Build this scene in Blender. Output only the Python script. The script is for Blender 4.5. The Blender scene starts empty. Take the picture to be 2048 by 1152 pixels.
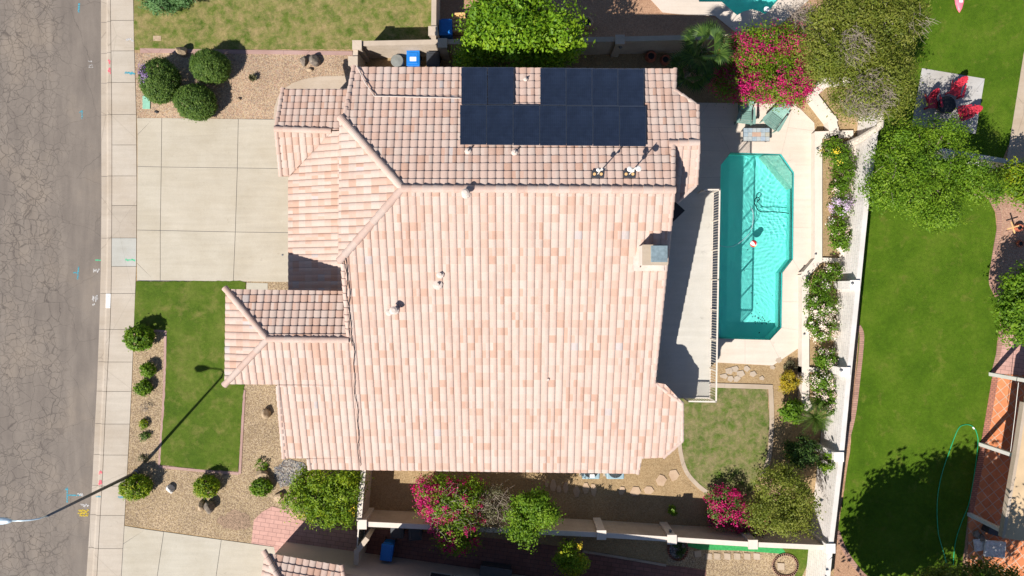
import bpy, bmesh, math, random
import numpy as np
from mathutils import Vector, Matrix
from mathutils.geometry import tessellate_polygon

random.seed(7); rng = np.random.default_rng(7)
sc = bpy.context.scene
COL = sc.collection
# ------------------------------------------------------------------ camera, light, exposure
H = 34.0; F = 1370.0            # height of the drone and focal length in photo pixels
cam = bpy.data.cameras.new('camera'); camo = bpy.data.objects.new('camera', cam); COL.objects.link(camo)
camo.location = (0, 0, H); camo.rotation_euler = (0, 0, 0)
cam.sensor_width = 36; cam.lens = 36 * F / 2048; cam.clip_end = 600; cam.clip_start = 0.1
sc.camera = camo
SX, SY = 0.663, 0.737            # shadow shift per metre of height
el = math.atan(1 / math.hypot(SX, SY))
w = bpy.data.worlds.new('World'); sc.world = w; w.use_nodes = True
nt = w.node_tree; bg = nt.nodes['Background']
sky = nt.nodes.new('ShaderNodeTexSky'); sky.sky_type = 'NISHITA'; sky.sun_disc = False
sky.sun_elevation = el; sky.sun_rotation = math.atan2(-SX, -SY) % (2 * math.pi)
nt.links.new(sky.outputs[0], bg.inputs[0]); bg.inputs[1].default_value = 0.08; sky.altitude = 1500; sky.air_density = 0.8; sky.dust_density = 0.3
sun = bpy.data.lights.new('sun', 'SUN'); sun.energy = 5.0; sun.angle = math.radians(0.5); sun.color = (1, 0.95, 0.885)
suno = bpy.data.objects.new('sun', sun); COL.objects.link(suno); suno.location = (-20, -20, 30)
suno.rotation_euler = Vector((SX, SY, -1)).to_track_quat('-Z', 'Y').to_euler()
sc.view_settings.view_transform = 'Standard'; sc.view_settings.look = 'None'
sc.view_settings.exposure = 0.72; sc.view_settings.gamma = 1; sc.view_settings.use_curve_mapping = False
sc.cycles.use_denoising = True; sc.cycles.max_bounces = 8; sc.cycles.transparent_max_bounces = 12

# ------------------------------------------------------------------ helpers
def P(px, py, z=0.0):
    d = (H - z) / F
    return Vector(((px - 1024) * d, -(py - 576) * d, z))
def Q(px, py, pl):
    a, b, c = pl; kx = (px - 1024) / F; ky = -(py - 576) / F; m = b * kx + c * ky
    z = (a + H * m) / (1 + m)
    return Vector((kx * (H - z), ky * (H - z), z))
def tag(o, label=None, cat=None, group=None, kind=None):
    if label: o['label'] = label
    if cat: o['category'] = cat
    if group: o['group'] = group
    if kind: o['kind'] = kind
    return o
def thing(name, label, cat, loc=(0, 0, 0), group=None, rz=0):
    o = bpy.data.objects.new(name, None); COL.objects.link(o); o.location = loc; o.rotation_euler = (0, 0, rz)
    return tag(o, label, cat, group)
def rootloc(p):
    v = Vector((0, 0, 0))
    while p is not None:
        v += Vector(p.location); p = p.parent
    return v
class MB:
    def __init__(s): s.v = []; s.f = []; s.t = []
    def add(s, vs, fs, tone=0.5):
        n = len(s.v); s.v += [tuple(v) for v in vs]
        for f in fs: s.f.append([i + n for i in f]); s.t.append(tone)
        return s
    def box(s, c, size, rz=0, tone=0.5, rot=None, taper=1.0):
        x, y, z = size[0] / 2, size[1] / 2, size[2] / 2; R = rot or Matrix.Rotation(rz, 3, 'Z'); vs = []
        for dz in (-1, 1):
            k = taper if dz < 0 else 1.0
            for dx, dy in ((-1, -1), (1, -1), (1, 1), (-1, 1)):
                vs.append(Vector(c) + R @ Vector((dx * x * k, dy * y * k, dz * z)))
        return s.add(vs, [(3, 2, 1, 0), (4, 5, 6, 7), (0, 1, 5, 4), (1, 2, 6, 5), (2, 3, 7, 6), (3, 0, 4, 7)], tone)
    def prism(s, pts, z0, z1, tone=0.5, holes=()):
        """pts: list of (x, y); top z1 may be a function"""
        zf = z1 if callable(z1) else (lambda x, y: z1)
        zb = z0 if callable(z0) else (lambda x, y: z0)
        loops = [[Vector((p[0], p[1], 0)) for p in pts]] + [[Vector((p[0], p[1], 0)) for p in h] for h in holes]
        tris = tessellate_polygon(loops); flat = [p for l in loops for p in l]
        top = [(p.x, p.y, zf(p.x, p.y)) for p in flat]; bot = [(p.x, p.y, zb(p.x, p.y)) for p in flat]
        n = len(flat); fs = []
        for t in tris:
            a, b, c = (flat[i] for i in t)
            if (b - a).cross(c - a).z < 0: t = (t[0], t[2], t[1])
            fs.append(tuple(t)); fs.append(tuple(i + n for i in reversed(t)))
        k = 0
        for l in loops:
            m = len(l)
            for i in range(m): fs.append((k + i, k + (i + 1) % m, k + (i + 1) % m + n, k + i + n))
            k += m
        return s.add(top + bot, fs, tone)
    def tube(s, pts, r, seg=8, tone=0.5, cap=True):
        pts = [Vector(p) for p in pts]; rs = r if isinstance(r, (list, tuple)) else [r] * len(pts)
        up0 = None; rings = []
        for i, p in enumerate(pts):
            d = (pts[min(i + 1, len(pts) - 1)] - pts[max(i - 1, 0)]).normalized()
            if up0 is None: up0 = d.orthogonal().normalized()
            a = (up0 - d * up0.dot(d))
            a = a.normalized() if a.length > 1e-5 else d.orthogonal().normalized()
            up0 = a; b = d.cross(a)
            rings.append([p + (a * math.cos(2 * math.pi * k / seg) + b * math.sin(2 * math.pi * k / seg)) * rs[i] for k in range(seg)])
        vs = [v for R_ in rings for v in R_]; fs = []
        for i in range(len(rings) - 1):
            for k in range(seg):
                fs.append((i * seg + k, i * seg + (k + 1) % seg, (i + 1) * seg + (k + 1) % seg, (i + 1) * seg + k))
        if cap: fs.append(tuple(range(seg - 1, -1, -1))); fs.append(tuple(len(vs) - seg + k for k in range(seg)))
        return s.add(vs, fs, tone)
    def lathe(s, prof, c=(0, 0, 0), seg=24, tone=0.5):
        c = Vector(c); vs = []; fs = []
        for r, z in prof:
            for k in range(seg): vs.append(c + Vector((r * math.cos(2 * math.pi * k / seg), r * math.sin(2 * math.pi * k / seg), z)))
        for i in range(len(prof) - 1):
            for k in range(seg): fs.append((i * seg + k, i * seg + (k + 1) % seg, (i + 1) * seg + (k + 1) % seg, (i + 1) * seg + k))
        fs.append(tuple(range(seg - 1, -1, -1))); fs.append(tuple(len(vs) - seg + k for k in range(seg)))
        return s.add(vs, fs, tone)
    def build(s, name, mat, parent=None, smooth=False, bevel=0):
        L = rootloc(parent); me = bpy.data.meshes.new(name)
        me.from_pydata([(v[0] - L.x, v[1] - L.y, v[2] - L.z) for v in s.v], [], s.f)
        at = me.attributes.new('tone', 'FLOAT', 'FACE'); at.data.foreach_set('value', np.array(s.t, dtype=np.float32))
        me.materials.append(mat); me.update()
        if smooth: me.polygons.foreach_set('use_smooth', [True] * len(me.polygons))
        o = bpy.data.objects.new(name, me); COL.objects.link(o); o.parent = parent
        if bevel:
            b = o.modifiers.new('bevel', 'BEVEL'); b.width = bevel; b.segments = 2; b.limit_method = 'ANGLE'
        return o
def copy_tree(o, parent=None):
    c = o.copy(); COL.objects.link(c); c.parent = parent
    for ch in list(o.children): copy_tree(ch, c)
    return c

# ------------------------------------------------------------------ materials
M = {}
class NT:
    def __init__(s, name, rough=0.85, metal=0.0, spec=0.3):
        s.m = bpy.data.materials.new(name); s.m.use_nodes = True; s.t = s.m.node_tree; s.b = s.t.nodes['Principled BSDF']
        s.b.inputs['Roughness'].default_value = rough; s.b.inputs['Metallic'].default_value = metal
        s.b.inputs['Specular IOR Level'].default_value = spec; M[name] = s.m
        s.co = s.t.nodes.new('ShaderNodeTexCoord').outputs['Object']
    def n(s, typ, **kw):
        nd = s.t.nodes.new(typ)
        for k, v in kw.items():
            if k in nd.inputs: (s.l(v, nd.inputs[k]) if hasattr(v, 'is_linked') else setattr(nd.inputs[k], 'default_value', v))
            else: setattr(nd, k, v)
        return nd
    def l(s, a, b): s.t.links.new(a, b)
    def noise(s, scale, detail=4, rough=0.6, dist=0, vec=None):
        return s.n('ShaderNodeTexNoise', Vector=vec or s.co, Scale=scale, Detail=detail, Roughness=rough, Distortion=dist).outputs[0]
    def ramp(s, fac, stops, interp='LINEAR'):
        r = s.n('ShaderNodeValToRGB'); r.color_ramp.interpolation = interp; e = r.color_ramp.elements
        while len(e) < len(stops): e.new(0.5)
        for i, (p, c) in enumerate(stops):
            e[i].position = p; e[i].color = (*c, 1) if len(c) == 3 else (c[0],) * 3 + (1,)
        s.l(fac, r.inputs[0]); return r.outputs[0]
    def mix(s, fac, a, b, mode='MIX'):
        m = s.n('ShaderNodeMix'); m.data_type = 'RGBA'; m.blend_type = mode
        for v, i in ((fac, 0), (a, 6), (b, 7)):
            if hasattr(v, 'is_linked'): s.l(v, m.inputs[i])
            else: m.inputs[i].default_value = v if i == 0 else (*v, 1)
        return m.outputs[2]
    def math(s, op, a, b=0.0, clamp=False):
        m = s.n('ShaderNodeMath'); m.operation = op; m.use_clamp = clamp
        for i, v in enumerate((a, b)):
            if hasattr(v, 'is_linked'): s.l(v, m.inputs[i])
            else: m.inputs[i].default_value = v
        return m.outputs[0]
    def col(s, c): s.l(c, s.b.inputs['Base Color']); return s
    def bump(s, h, strength=0.3, dist=0.02):
        b = s.n('ShaderNodeBump', Strength=strength, Distance=dist); s.l(h, b.inputs['Height']); s.l(b.outputs[0], s.b.inputs['Normal']); return s
    def attr(s, name='tone'):
        return s.n('ShaderNodeAttribute', attribute_name=name).outputs['Fac']
def plain(name, c, rough=0.5, metal=0.0, var=0.12, scale=6.0, spec=0.4, bump=0.0):
    k = NT(name, rough, metal, spec); f = k.noise(scale, 4)
    k.col(k.ramp(f, [(0.3, [x * (1 - var) for x in c]), (0.7, [min(1, x * (1 + var)) for x in c])]))
    if bump: k.bump(k.noise(scale * 4, 4), bump, 0.02)
    return k.m
def speck(name, cs, scale=30, big=0.5, bump=0.5, rough=0.95, dist=0.03):
    """gravel or soil: voronoi pebbles coloured from a list, with broad tonal drift"""
    k = NT(name, rough, 0, 0.1)
    v = k.n('ShaderNodeTexVoronoi', Vector=k.co, Scale=scale)
    h = k.n('ShaderNodeSeparateColor'); k.l(v.outputs['Color'], h.inputs[0])
    n = len(cs); c = k.ramp(h.outputs[0], [(i / n, x) for i, x in enumerate(cs)], 'CONSTANT')
    d = k.ramp(k.noise(big, 6, 0.65), [(0.3, (0.80, 0.79, 0.77)), (0.7, (1.12, 1.1, 1.06))])
    d2 = k.ramp(k.noise(9, 5, 0.7), [(0.3, (0.85,) * 3), (0.7, (1.12,) * 3)])
    k.col(k.mix(1.0, k.mix(1.0, c, d, 'MULTIPLY'), d2, 'MULTIPLY'))
    k.bump(v.outputs['Distance'], bump, dist); return k.m
def lawn(name, g1, g2, g3, dry, dryamt, scale=0.35):
    k = NT(name, 0.95, 0, 0.1)
    a = k.ramp(k.noise(scale, 7, 0.65), [(0.32, g1), (0.5, g2), (0.68, g3)])
    f = k.ramp(k.noise(scale * 2.3, 8, 0.72, 0.3), [(max(0, 0.62 - dryamt), (0, 0, 0)), (0.80 - dryamt * 0.5, (1, 1, 1))])
    c = k.mix(f, a, dry)
    fine = k.ramp(k.noise(26, 5, 0.8), [(0.25, (0.55,) * 3), (0.55, (1.0,) * 3), (0.8, (1.5,) * 3)])
    blade = k.ramp(k.noise(6, 6, 0.75), [(0.3, (0.8, 0.8, 0.8)), (0.7, (1.18, 1.18, 1.1))])
    k.col(k.mix(1.0, k.mix(1.0, c, fine, 'MULTIPLY'), blade, 'MULTIPLY')); k.bump(k.noise(40, 6, 0.8), 0.9, 0.04); return k.m
def concrete(name, c, stain=(0.82, 0.78, 0.72), sc_=1.0, crack=0.72):
    k = NT(name, 0.85, 0, 0.25)
    t = k.ramp(k.attr(), [(0.0, [x * 0.84 for x in c]), (0.5, c), (1.0, (c[0] * 0.93, c[1] * 1.06, c[2] * 1.18))])
    a = k.ramp(k.noise(0.5 * sc_, 7, 0.65), [(0.3, stain), (0.6, (1, 1, 1)), (0.8, (1.05, 1.05, 1.04))])
    st = k.n('ShaderNodeMapping', Vector=k.co, Scale=(0.25, 3.0, 1.0))
    b = k.ramp(k.noise(1.6, 6, 0.6, 0.4, st.outputs[0]), [(0.3, (0.93, 0.93, 0.93)), (0.7, (1.04, 1.04, 1.04))])
    g = k.ramp(k.noise(24, 4, 0.7), [(0.3, (0.93,) * 3), (0.7, (1.05,) * 3)])
    sp = k.ramp(k.noise(3.3, 5, 0.8), [(0.22, (0.72, 0.68, 0.62)), (0.34, (1, 1, 1))])
    vc = k.n('ShaderNodeTexVoronoi', feature='DISTANCE_TO_EDGE', Vector=k.n('ShaderNodeMapping', Vector=k.co, Scale=(0.35, 0.22, 1)).outputs[0], Scale=1.0)
    hc = k.ramp(vc.outputs['Distance'], [(0.0, (crack,) * 3), (0.006, (1, 1, 1))])
    oil = k.ramp(k.noise(0.9, 4, 0.8, 1.5), [(0.24, (0.74, 0.73, 0.72)), (0.36, (1, 1, 1))])
    x = k.mix(1.0, k.mix(1.0, k.mix(1.0, t, a, 'MULTIPLY'), hc, 'MULTIPLY'), oil, 'MULTIPLY')
    for y in (b, g, sp): x = k.mix(1.0, x, y, 'MULTIPLY')
    k.col(x); k.bump(k.noise(60, 3), 0.12, 0.01); return k.m

# asphalt with alligator cracks
k = NT('asphalt', 0.9, 0, 0.25)
warp = k.n('ShaderNodeTexNoise', Vector=k.co, Scale=1.3, Detail=4.0)
wv = k.n('ShaderNodeVectorMath', operation='MULTIPLY_ADD'); k.l(warp.outputs['Color'], wv.inputs[0]); wv.inputs[1].default_value = (0.55, 0.55, 0); k.l(k.co, wv.inputs[2])
wv2 = k.n('ShaderNodeVectorMath', operation='MULTIPLY_ADD'); wn = k.n('ShaderNodeTexNoise', Vector=k.co, Scale=7.0, Detail=3.0)
k.l(wn.outputs['Color'], wv2.inputs[0]); wv2.inputs[1].default_value = (0.1, 0.1, 0); k.l(wv.outputs[0], wv2.inputs[2])
sx = k.n('ShaderNodeSeparateXYZ'); k.l(k.co, sx.inputs[0])
def cracks(scale, wid, maskramp, maskscale):
    v = k.n('ShaderNodeTexVoronoi', feature='DISTANCE_TO_EDGE', Vector=wv2.outputs[0], Scale=scale)
    c = k.math('SUBTRACT', 1.0, k.math('DIVIDE', v.outputs['Distance'], wid * scale), True)
    return c
near = k.n('ShaderNodeMapRange', clamp=True); k.l(sx.outputs[0], near.inputs[0])
near.inputs[1].default_value = -23.0; near.inputs[2].default_value = -21.6; near.inputs[3].default_value = 1; near.inputs[4].default_value = 0
wob = k.math('ADD', near.outputs[0], k.math('MULTIPLY', k.math('SUBTRACT', k.noise(0.5, 3), 0.5), 1.6), True)
c1 = k.math('MULTIPLY', cracks(2.7, 0.017, 0, 0), k.ramp(k.noise(0.35, 3), [(0.42, (0,0,0)), (0.5, (1,1,1))]))
c1 = k.math('MULTIPLY', c1, wob)
c2 = k.math('MULTIPLY', cracks(1.35, 0.017, 0, 0), wob)
c3 = k.math('MULTIPLY', cracks(0.36, 0.014, 0, 0), 0.7)
allc = k.math('MAXIMUM', k.math('MAXIMUM', c1, c2), c3)
base = k.ramp(k.noise(0.35, 7, 0.65), [(0.3, (0.142, 0.120, 0.105)), (0.5, (0.168, 0.143, 0.124)), (0.7, (0.205, 0.170, 0.140))])
gr = k.ramp(k.noise(45, 4, 0.8), [(0.25, (0.78,) * 3), (0.75, (1.22,) * 3)])
stv = k.n('ShaderNodeMapping', Vector=k.co, Scale=(2.2, 0.35, 1)); stn = k.ramp(k.noise(1.0, 5, 0.6, 0, stv.outputs[0]), [(0.35, (0.86, 0.85, 0.83)), (0.65, (1.08, 1.07, 1.03))])
x = k.mix(1.0, k.mix(1.0, base, gr, 'MULTIPLY'), stn, 'MULTIPLY')
x = k.mix(k.math('MULTIPLY', allc, 0.66), x, (0.042, 0.034, 0.030)); k.col(x); k.bump(k.noise(80, 3), 0.3, 0.01)

concrete('sidewalk_concrete', (0.405, 0.352, 0.288), (0.88, 0.85, 0.81), 1.0, 0.85); concrete('kerb_concrete', (0.38, 0.325, 0.265)); concrete('driveway_concrete', (0.41, 0.366, 0.292), (0.88, 0.86, 0.82), 1.0, 1.0)
concrete('deck_concrete', (0.57, 0.495, 0.42), (0.92, 0.9, 0.87), 1.0, 1.0); concrete('balcony_concrete', (0.47, 0.445, 0.395), (0.88, 0.87, 0.84), 1.0, 1.0)
concrete('pink_concrete', (0.36, 0.235, 0.205)); concrete('edging_concrete', (0.38, 0.30, 0.23)); concrete('path_concrete', (0.41, 0.335, 0.26))
plain('joint', (0.10, 0.10, 0.11), 0.9, scale=3); plain('soft_joint', (0.34, 0.295, 0.25), 0.9, scale=3)
speck('gravel', [(0.36, 0.26, 0.17), (0.28, 0.19, 0.12), (0.44, 0.34, 0.23), (0.32, 0.25, 0.19), (0.38, 0.25, 0.18), (0.22, 0.16, 0.12)], 27, bump=0.3)
speck('tan_gravel', [(0.30, 0.225, 0.135), (0.36, 0.28, 0.18), (0.23, 0.165, 0.10), (0.40, 0.31, 0.21), (0.27, 0.20, 0.13), (0.19, 0.14, 0.10)], 27, bump=0.3)
speck('pink_gravel', [(0.354, 0.211, 0.150), (0.299, 0.170, 0.122), (0.394, 0.258, 0.190), (0.313, 0.204, 0.150)], 27, bump=0.3)
speck('soil', [(0.30, 0.212, 0.118), (0.36, 0.26, 0.15), (0.27, 0.185, 0.10), (0.33, 0.235, 0.13)], 26, bump=0.3)
speck('red_soil', [(0.34, 0.205, 0.13), (0.40, 0.25, 0.165), (0.31, 0.185, 0.12), (0.37, 0.225, 0.145)], 27, bump=0.3)
speck('dark_gravel', [(0.24, 0.17, 0.12), (0.30, 0.21, 0.15), (0.18, 0.13, 0.09), (0.34, 0.24, 0.17)], 27, bump=0.3)
speck('river_rock', [(0.15, 0.15, 0.165), (0.26, 0.245, 0.22), (0.09, 0.09, 0.10), (0.32, 0.285, 0.25), (0.17, 0.14, 0.12)], 17, bump=0.8, dist=0.05)
lawn('front_lawn', (0.052, 0.098, 0.010), (0.078, 0.125, 0.014), (0.115, 0.150, 0.026), (0.18, 0.17, 0.05), 0.12, 0.6)
lawn('dry_lawn', (0.060, 0.110, 0.012), (0.105, 0.145, 0.025), (0.17, 0.175, 0.05), (0.33, 0.245, 0.12), 0.22, 0.8)
lawn('patchy_lawn', (0.055, 0.110, 0.012), (0.085, 0.140, 0.020), (0.14, 0.165, 0.045), (0.28, 0.215, 0.125), 0.25, 1.0)
lawn('lush_lawn', (0.048, 0.100, 0.005), (0.068, 0.128, 0.007), (0.092, 0.148, 0.012), (0.15, 0.16, 0.03), 0.07, 0.6)
concrete('grey_concrete', (0.40, 0.385, 0.365)); plain('turf', (0.03, 0.26, 0.07), 0.9, var=0.25, scale=9, bump=0.4)

# roof tiles, coloured by each tile's own tone
k = NT('roof_tile', 0.8, 0, 0.2)
c = k.ramp(k.attr(), [(0.0, (0.460, 0.340, 0.283)), (0.36, (0.460, 0.362, 0.308)), (0.60, (0.45, 0.322, 0.264)), (0.76, (0.442, 0.298, 0.234)), (0.92, (0.425, 0.272, 0.205)), (0.99, (0.40, 0.35, 0.33))], 'CONSTANT')
wmp = k.n('ShaderNodeMapping', Vector=k.co, Scale=(1.0, 0.35, 1.0))
g = k.ramp(k.noise(1.3, 8, 0.75, 0.3, wmp.outputs[0]), [(0.25, (0.80, 0.77, 0.75)), (0.45, (0.98, 0.97, 0.96)), (0.75, (1.06, 1.06, 1.07))])
g2 = k.ramp(k.noise(22, 5, 0.75), [(0.3, (0.90,) * 3), (0.7, (1.08,) * 3)])
k.col(k.mix(1.0, k.mix(1.0, c, g, 'MULTIPLY'), g2, 'MULTIPLY')); k.bump(k.noise(60, 3), 0.15, 0.01)
plain('stucco', (0.496, 0.408, 0.336), 0.95, var=0.05, scale=3, bump=0.3, spec=0.1)
plain('wood_trim', (0.40, 0.27, 0.2), 0.8); plain('white_paint', (0.62, 0.59, 0.54), 0.5, var=0.05); plain('rail_paint', (0.60, 0.53, 0.45), 0.45, var=0.04)
# block walls: courses and mortar in x+y / z
def block(name, c, mort, bw=0.4, bh=0.2, faint=0.5, scale=1.0):
    k = NT(name, 0.92, 0, 0.15); s = k.n('ShaderNodeSeparateXYZ'); k.l(k.co, s.inputs[0])
    cb = k.n('ShaderNodeCombineXYZ'); k.l(k.math('ADD', s.outputs[0], s.outputs[1]), cb.inputs[0]); k.l(s.outputs[2], cb.inputs[1])
    b = k.n('ShaderNodeTexBrick', Vector=cb.outputs[0], Scale=1.0); b.inputs['Brick Width'].default_value = bw; b.inputs['Row Height'].default_value = bh
    b.inputs['Mortar Size'].default_value = 0.012
    b.inputs['Color1'].default_value = (*c, 1); b.inputs['Color2'].default_value = (*[x * 0.95 for x in c], 1); b.inputs['Mortar'].default_value = (*mort, 1)
    n = k.ramp(k.noise(1.3, 6, 0.7), [(0.3, (0.86, 0.85, 0.83)), (0.65, (1.04, 1.04, 1.04))])
    k.col(k.mix(1.0, b.outputs[0], n, 'MULTIPLY')); k.bump(k.noise(30, 4), 0.25, 0.01); return k.m
block('tan_block', (0.47, 0.39, 0.31), (0.40, 0.33, 0.26)); block('white_block', (0.76, 0.715, 0.67), (0.56, 0.53, 0.50)); plain('planter_stucco', (0.58, 0.51, 0.44), 0.9, var=0.08, scale=2, bump=0.2)
def bricks(name, c1, c2, mort, bw, bh, ms=0.012, rz=0.0, offset=0.5, var=0.12):
    k = NT(name, 0.85, 0, 0.2); mp = k.n('ShaderNodeMapping', Vector=k.co, Rotation=(0, 0, rz))
    b = k.n('ShaderNodeTexBrick', Vector=mp.outputs[0], Scale=1.0, offset=offset); b.inputs['Brick Width'].default_value = bw; b.inputs['Row Height'].default_value = bh
    b.inputs['Mortar Size'].default_value = ms; b.inputs['Color1'].default_value = (*c1, 1); b.inputs['Color2'].default_value = (*c2, 1); b.inputs['Mortar'].default_value = (*mort, 1)
    n = k.ramp(k.noise(2.0, 6, 0.7), [(0.3, (1 - var,) * 3), (0.7, (1 + var,) * 3)])
    k.col(k.mix(1.0, b.outputs[0], n, 'MULTIPLY')); k.bump(b.outputs['Fac'], -0.3, 0.01); return k.m
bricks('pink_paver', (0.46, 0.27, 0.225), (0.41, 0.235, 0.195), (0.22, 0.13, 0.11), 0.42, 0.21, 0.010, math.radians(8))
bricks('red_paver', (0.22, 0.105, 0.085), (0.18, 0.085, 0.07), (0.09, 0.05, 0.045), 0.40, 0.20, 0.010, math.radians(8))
bricks('brick_edge', (0.368, 0.216, 0.160), (0.288, 0.160, 0.120), (0.192, 0.128, 0.096), 0.60, 0.11, 0.014)
bricks('red_edge', (0.40, 0.17, 0.11), (0.32, 0.13, 0.09), (0.14, 0.08, 0.06), 0.2, 0.1, 0.014)
bricks('terracotta', (0.561, 0.212, 0.093), (0.476, 0.162, 0.068), (0.442, 0.340, 0.255), 0.42, 0.42, 0.018, math.radians(52), 0.0, 0.2)
k = NT('stone', 0.9, 0, 0.2); k.col(k.ramp(k.noise(5, 7, 0.7), [(0.3, (0.225, 0.158, 0.098)), (0.5, (0.345, 0.255, 0.165)), (0.7, (0.420, 0.323, 0.217))])); k.bump(k.noise(8, 6), 0.6, 0.05)
k = NT('dark_stone', 0.9, 0, 0.2); k.col(k.ramp(k.noise(6, 7, 0.7), [(0.3, (0.10, 0.08, 0.07)), (0.55, (0.20, 0.165, 0.13)), (0.7, (0.32, 0.27, 0.2))])); k.bump(k.noise(8, 6), 0.6, 0.05)
k = NT('white_stone', 0.9, 0, 0.2); k.col(k.ramp(k.noise(7, 7, 0.7), [(0.3, (0.30, 0.28, 0.26)), (0.5, (0.56, 0.54, 0.50)), (0.7, (0.72, 0.70, 0.66))])); k.bump(k.noise(9, 6), 0.6, 0.05)
k = NT('flagstone', 0.9, 0, 0.2); k.col(k.ramp(k.noise(1.5, 6, 0.7), [(0.3, (0.360, 0.247, 0.165)), (0.7, (0.450, 0.330, 0.225))])); k.bump(k.noise(8, 6), 0.3, 0.02)
# solar panel cells
k = NT('solar_cells', 0.35, 0, 0.5); b = k.n('ShaderNodeTexBrick', Vector=k.co, Scale=1.0, offset=0.0); b.inputs['Brick Width'].default_value = 0.078; b.inputs['Row Height'].default_value = 0.158
b.inputs['Mortar Size'].default_value = 0.003; b.inputs['Color1'].default_value = (0.011, 0.017, 0.034, 1); b.inputs['Color2'].default_value = (0.013, 0.020, 0.038, 1); b.inputs['Mortar'].default_value = (0.022, 0.032, 0.06, 1)
k.col(k.mix(1.0, b.outputs[0], k.ramp(k.noise(2, 5), [(0.3, (0.8,) * 3), (0.7, (1.25,) * 3)]), 'MULTIPLY'))
plain('panel_frame', (0.10, 0.12, 0.16), 0.4, 0.6); plain('panel_joint', (0.16, 0.18, 0.22), 0.4, 0.6); plain('black', (0.012, 0.012, 0.014), 0.6); plain('dark_opening', (0.02, 0.015, 0.02), 0.8)
plain('pole_steel', (0.135, 0.14, 0.15), 0.45, 0.5); plain('pale_steel', (0.55, 0.66, 0.72), 0.35, 0.4); plain('lead', (0.24, 0.31, 0.33), 0.5, 0.5, var=0.25); plain('mortar_white', (0.50, 0.42, 0.365), 0.9, bump=0.4)
plain('blue_plastic', (0.008, 0.15, 0.50), 0.4, var=0.1); plain('black_plastic', (0.03, 0.033, 0.04), 0.5); plain('grey_plastic', (0.17, 0.18, 0.17), 0.6); plain('label_white', (0.8, 0.8, 0.78), 0.5)
plain('chair_green', (0.17, 0.29, 0.25), 0.5, var=0.15); plain('chair_red', (0.42, 0.025, 0.045), 0.45, var=0.2); plain('wood', (0.60, 0.36, 0.15), 0.8, var=0.25)
plain('terracotta_pot', (0.38, 0.11, 0.06), 0.7, var=0.2); plain('tan_pot', (0.42, 0.27, 0.16), 0.7); plain('ac_blue', (0.24, 0.34, 0.38), 0.5, var=0.1); plain('hose_green', (0.01, 0.34, 0.15), 0.4)
plain('pink_plastic', (0.85, 0.16, 0.22), 0.4); plain('roof_tan', (0.48, 0.35, 0.21), 0.9, var=0.1, scale=1.5); plain('bark', (0.20, 0.15, 0.11), 0.9, var=0.35, scale=12, bump=0.6); plain('pale_bark', (0.42, 0.37, 0.31), 0.9, var=0.3, scale=12)
plain('dry_twig', (0.27, 0.22, 0.175), 0.95, var=0.3); plain('green_lid', (0.20, 0.40, 0.29), 0.7); plain('red', (0.7, 0.03, 0.03), 0.4); plain('yellow', (0.75, 0.55, 0.03), 0.4); plain('glass', (0.03, 0.04, 0.05), 0.08, 0, spec=0.8)
for nme, c in (('cyan_paint', (0.07, 0.33, 0.42)), ('white_spray', (0.52, 0.50, 0.48)), ('yellow_spray', (0.55, 0.40, 0.05)), ('pink_spray', (0.78, 0.16, 0.2)), ('green_spray', (0.08, 0.55, 0.28))):
    k = NT(nme, 0.9, 0, 0.1); k.col(k.ramp(k.noise(8, 4), [(0.3, [x * 0.85 for x in c]), (0.7, c)]))
    tr = k.n('ShaderNodeBsdfTransparent'); mx = k.n('ShaderNodeMixShader'); out = k.t.nodes['Material Output']
    k.l(k.ramp(k.noise(14, 5, 0.75), [(0.40, (0.15,) * 3), (0.55, (0.9,) * 3)]), mx.inputs[0]); k.l(tr.outputs[0], mx.inputs[1]); k.l(k.b.outputs[0], mx.inputs[2]); k.l(mx.outputs[0], out.inputs[0])
# foliage
def leafm(name, cs, trans=0.3):
    k = NT(name, 0.55, 0, 0.25); n = len(cs)
    c = k.ramp(k.attr(), [(i / (n - 1), x) for i, x in enumerate(cs)]); k.col(c)
    t = k.n('ShaderNodeBsdfTranslucent'); k.l(k.mix(1.0, c, (1.25, 1.3, 0.6), 'MULTIPLY'), t.inputs[0]); mx = k.n('ShaderNodeMixShader'); mx.inputs[0].default_value = trans
    k.l(k.b.outputs[0], mx.inputs[1]); k.l(t.outputs[0], mx.inputs[2]); k.l(mx.outputs[0], k.t.nodes['Material Output'].inputs[0])
leafm('leaf_bright', [(0.045, 0.112, 0.004), (0.098, 0.203, 0.006), (0.165, 0.285, 0.010), (0.255, 0.360, 0.016)])
leafm('leaf_olive', [(0.065, 0.095, 0.010), (0.12, 0.155, 0.016), (0.19, 0.215, 0.028), (0.28, 0.27, 0.07)], 0.38)
leafm('leaf_green', [(0.05, 0.11, 0.006), (0.095, 0.19, 0.010), (0.16, 0.27, 0.014), (0.24, 0.34, 0.028)], 0.38)
leafm('leaf_shrub', [(0.040, 0.085, 0.018), (0.07, 0.135, 0.022), (0.12, 0.195, 0.03), (0.19, 0.27, 0.06)], 0.35)
leafm('leaf_dark', [(0.02, 0.05, 0.012), (0.04, 0.085, 0.016), (0.07, 0.13, 0.02), (0.12, 0.19, 0.04)])
leafm('leaf_mixed', [(0.07, 0.13, 0.006), (0.12, 0.21, 0.008), (0.22, 0.30, 0.012), (0.42, 0.40, 0.02)], 0.35)
leafm('leaf_gold', [(0.20, 0.18, 0.01), (0.32, 0.25, 0.015), (0.46, 0.33, 0.02), (0.22, 0.24, 0.03)])
leafm('leaf_blue', [(0.05, 0.12, 0.04), (0.09, 0.19, 0.06), (0.13, 0.24, 0.08), (0.2, 0.3, 0.12)])
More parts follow.
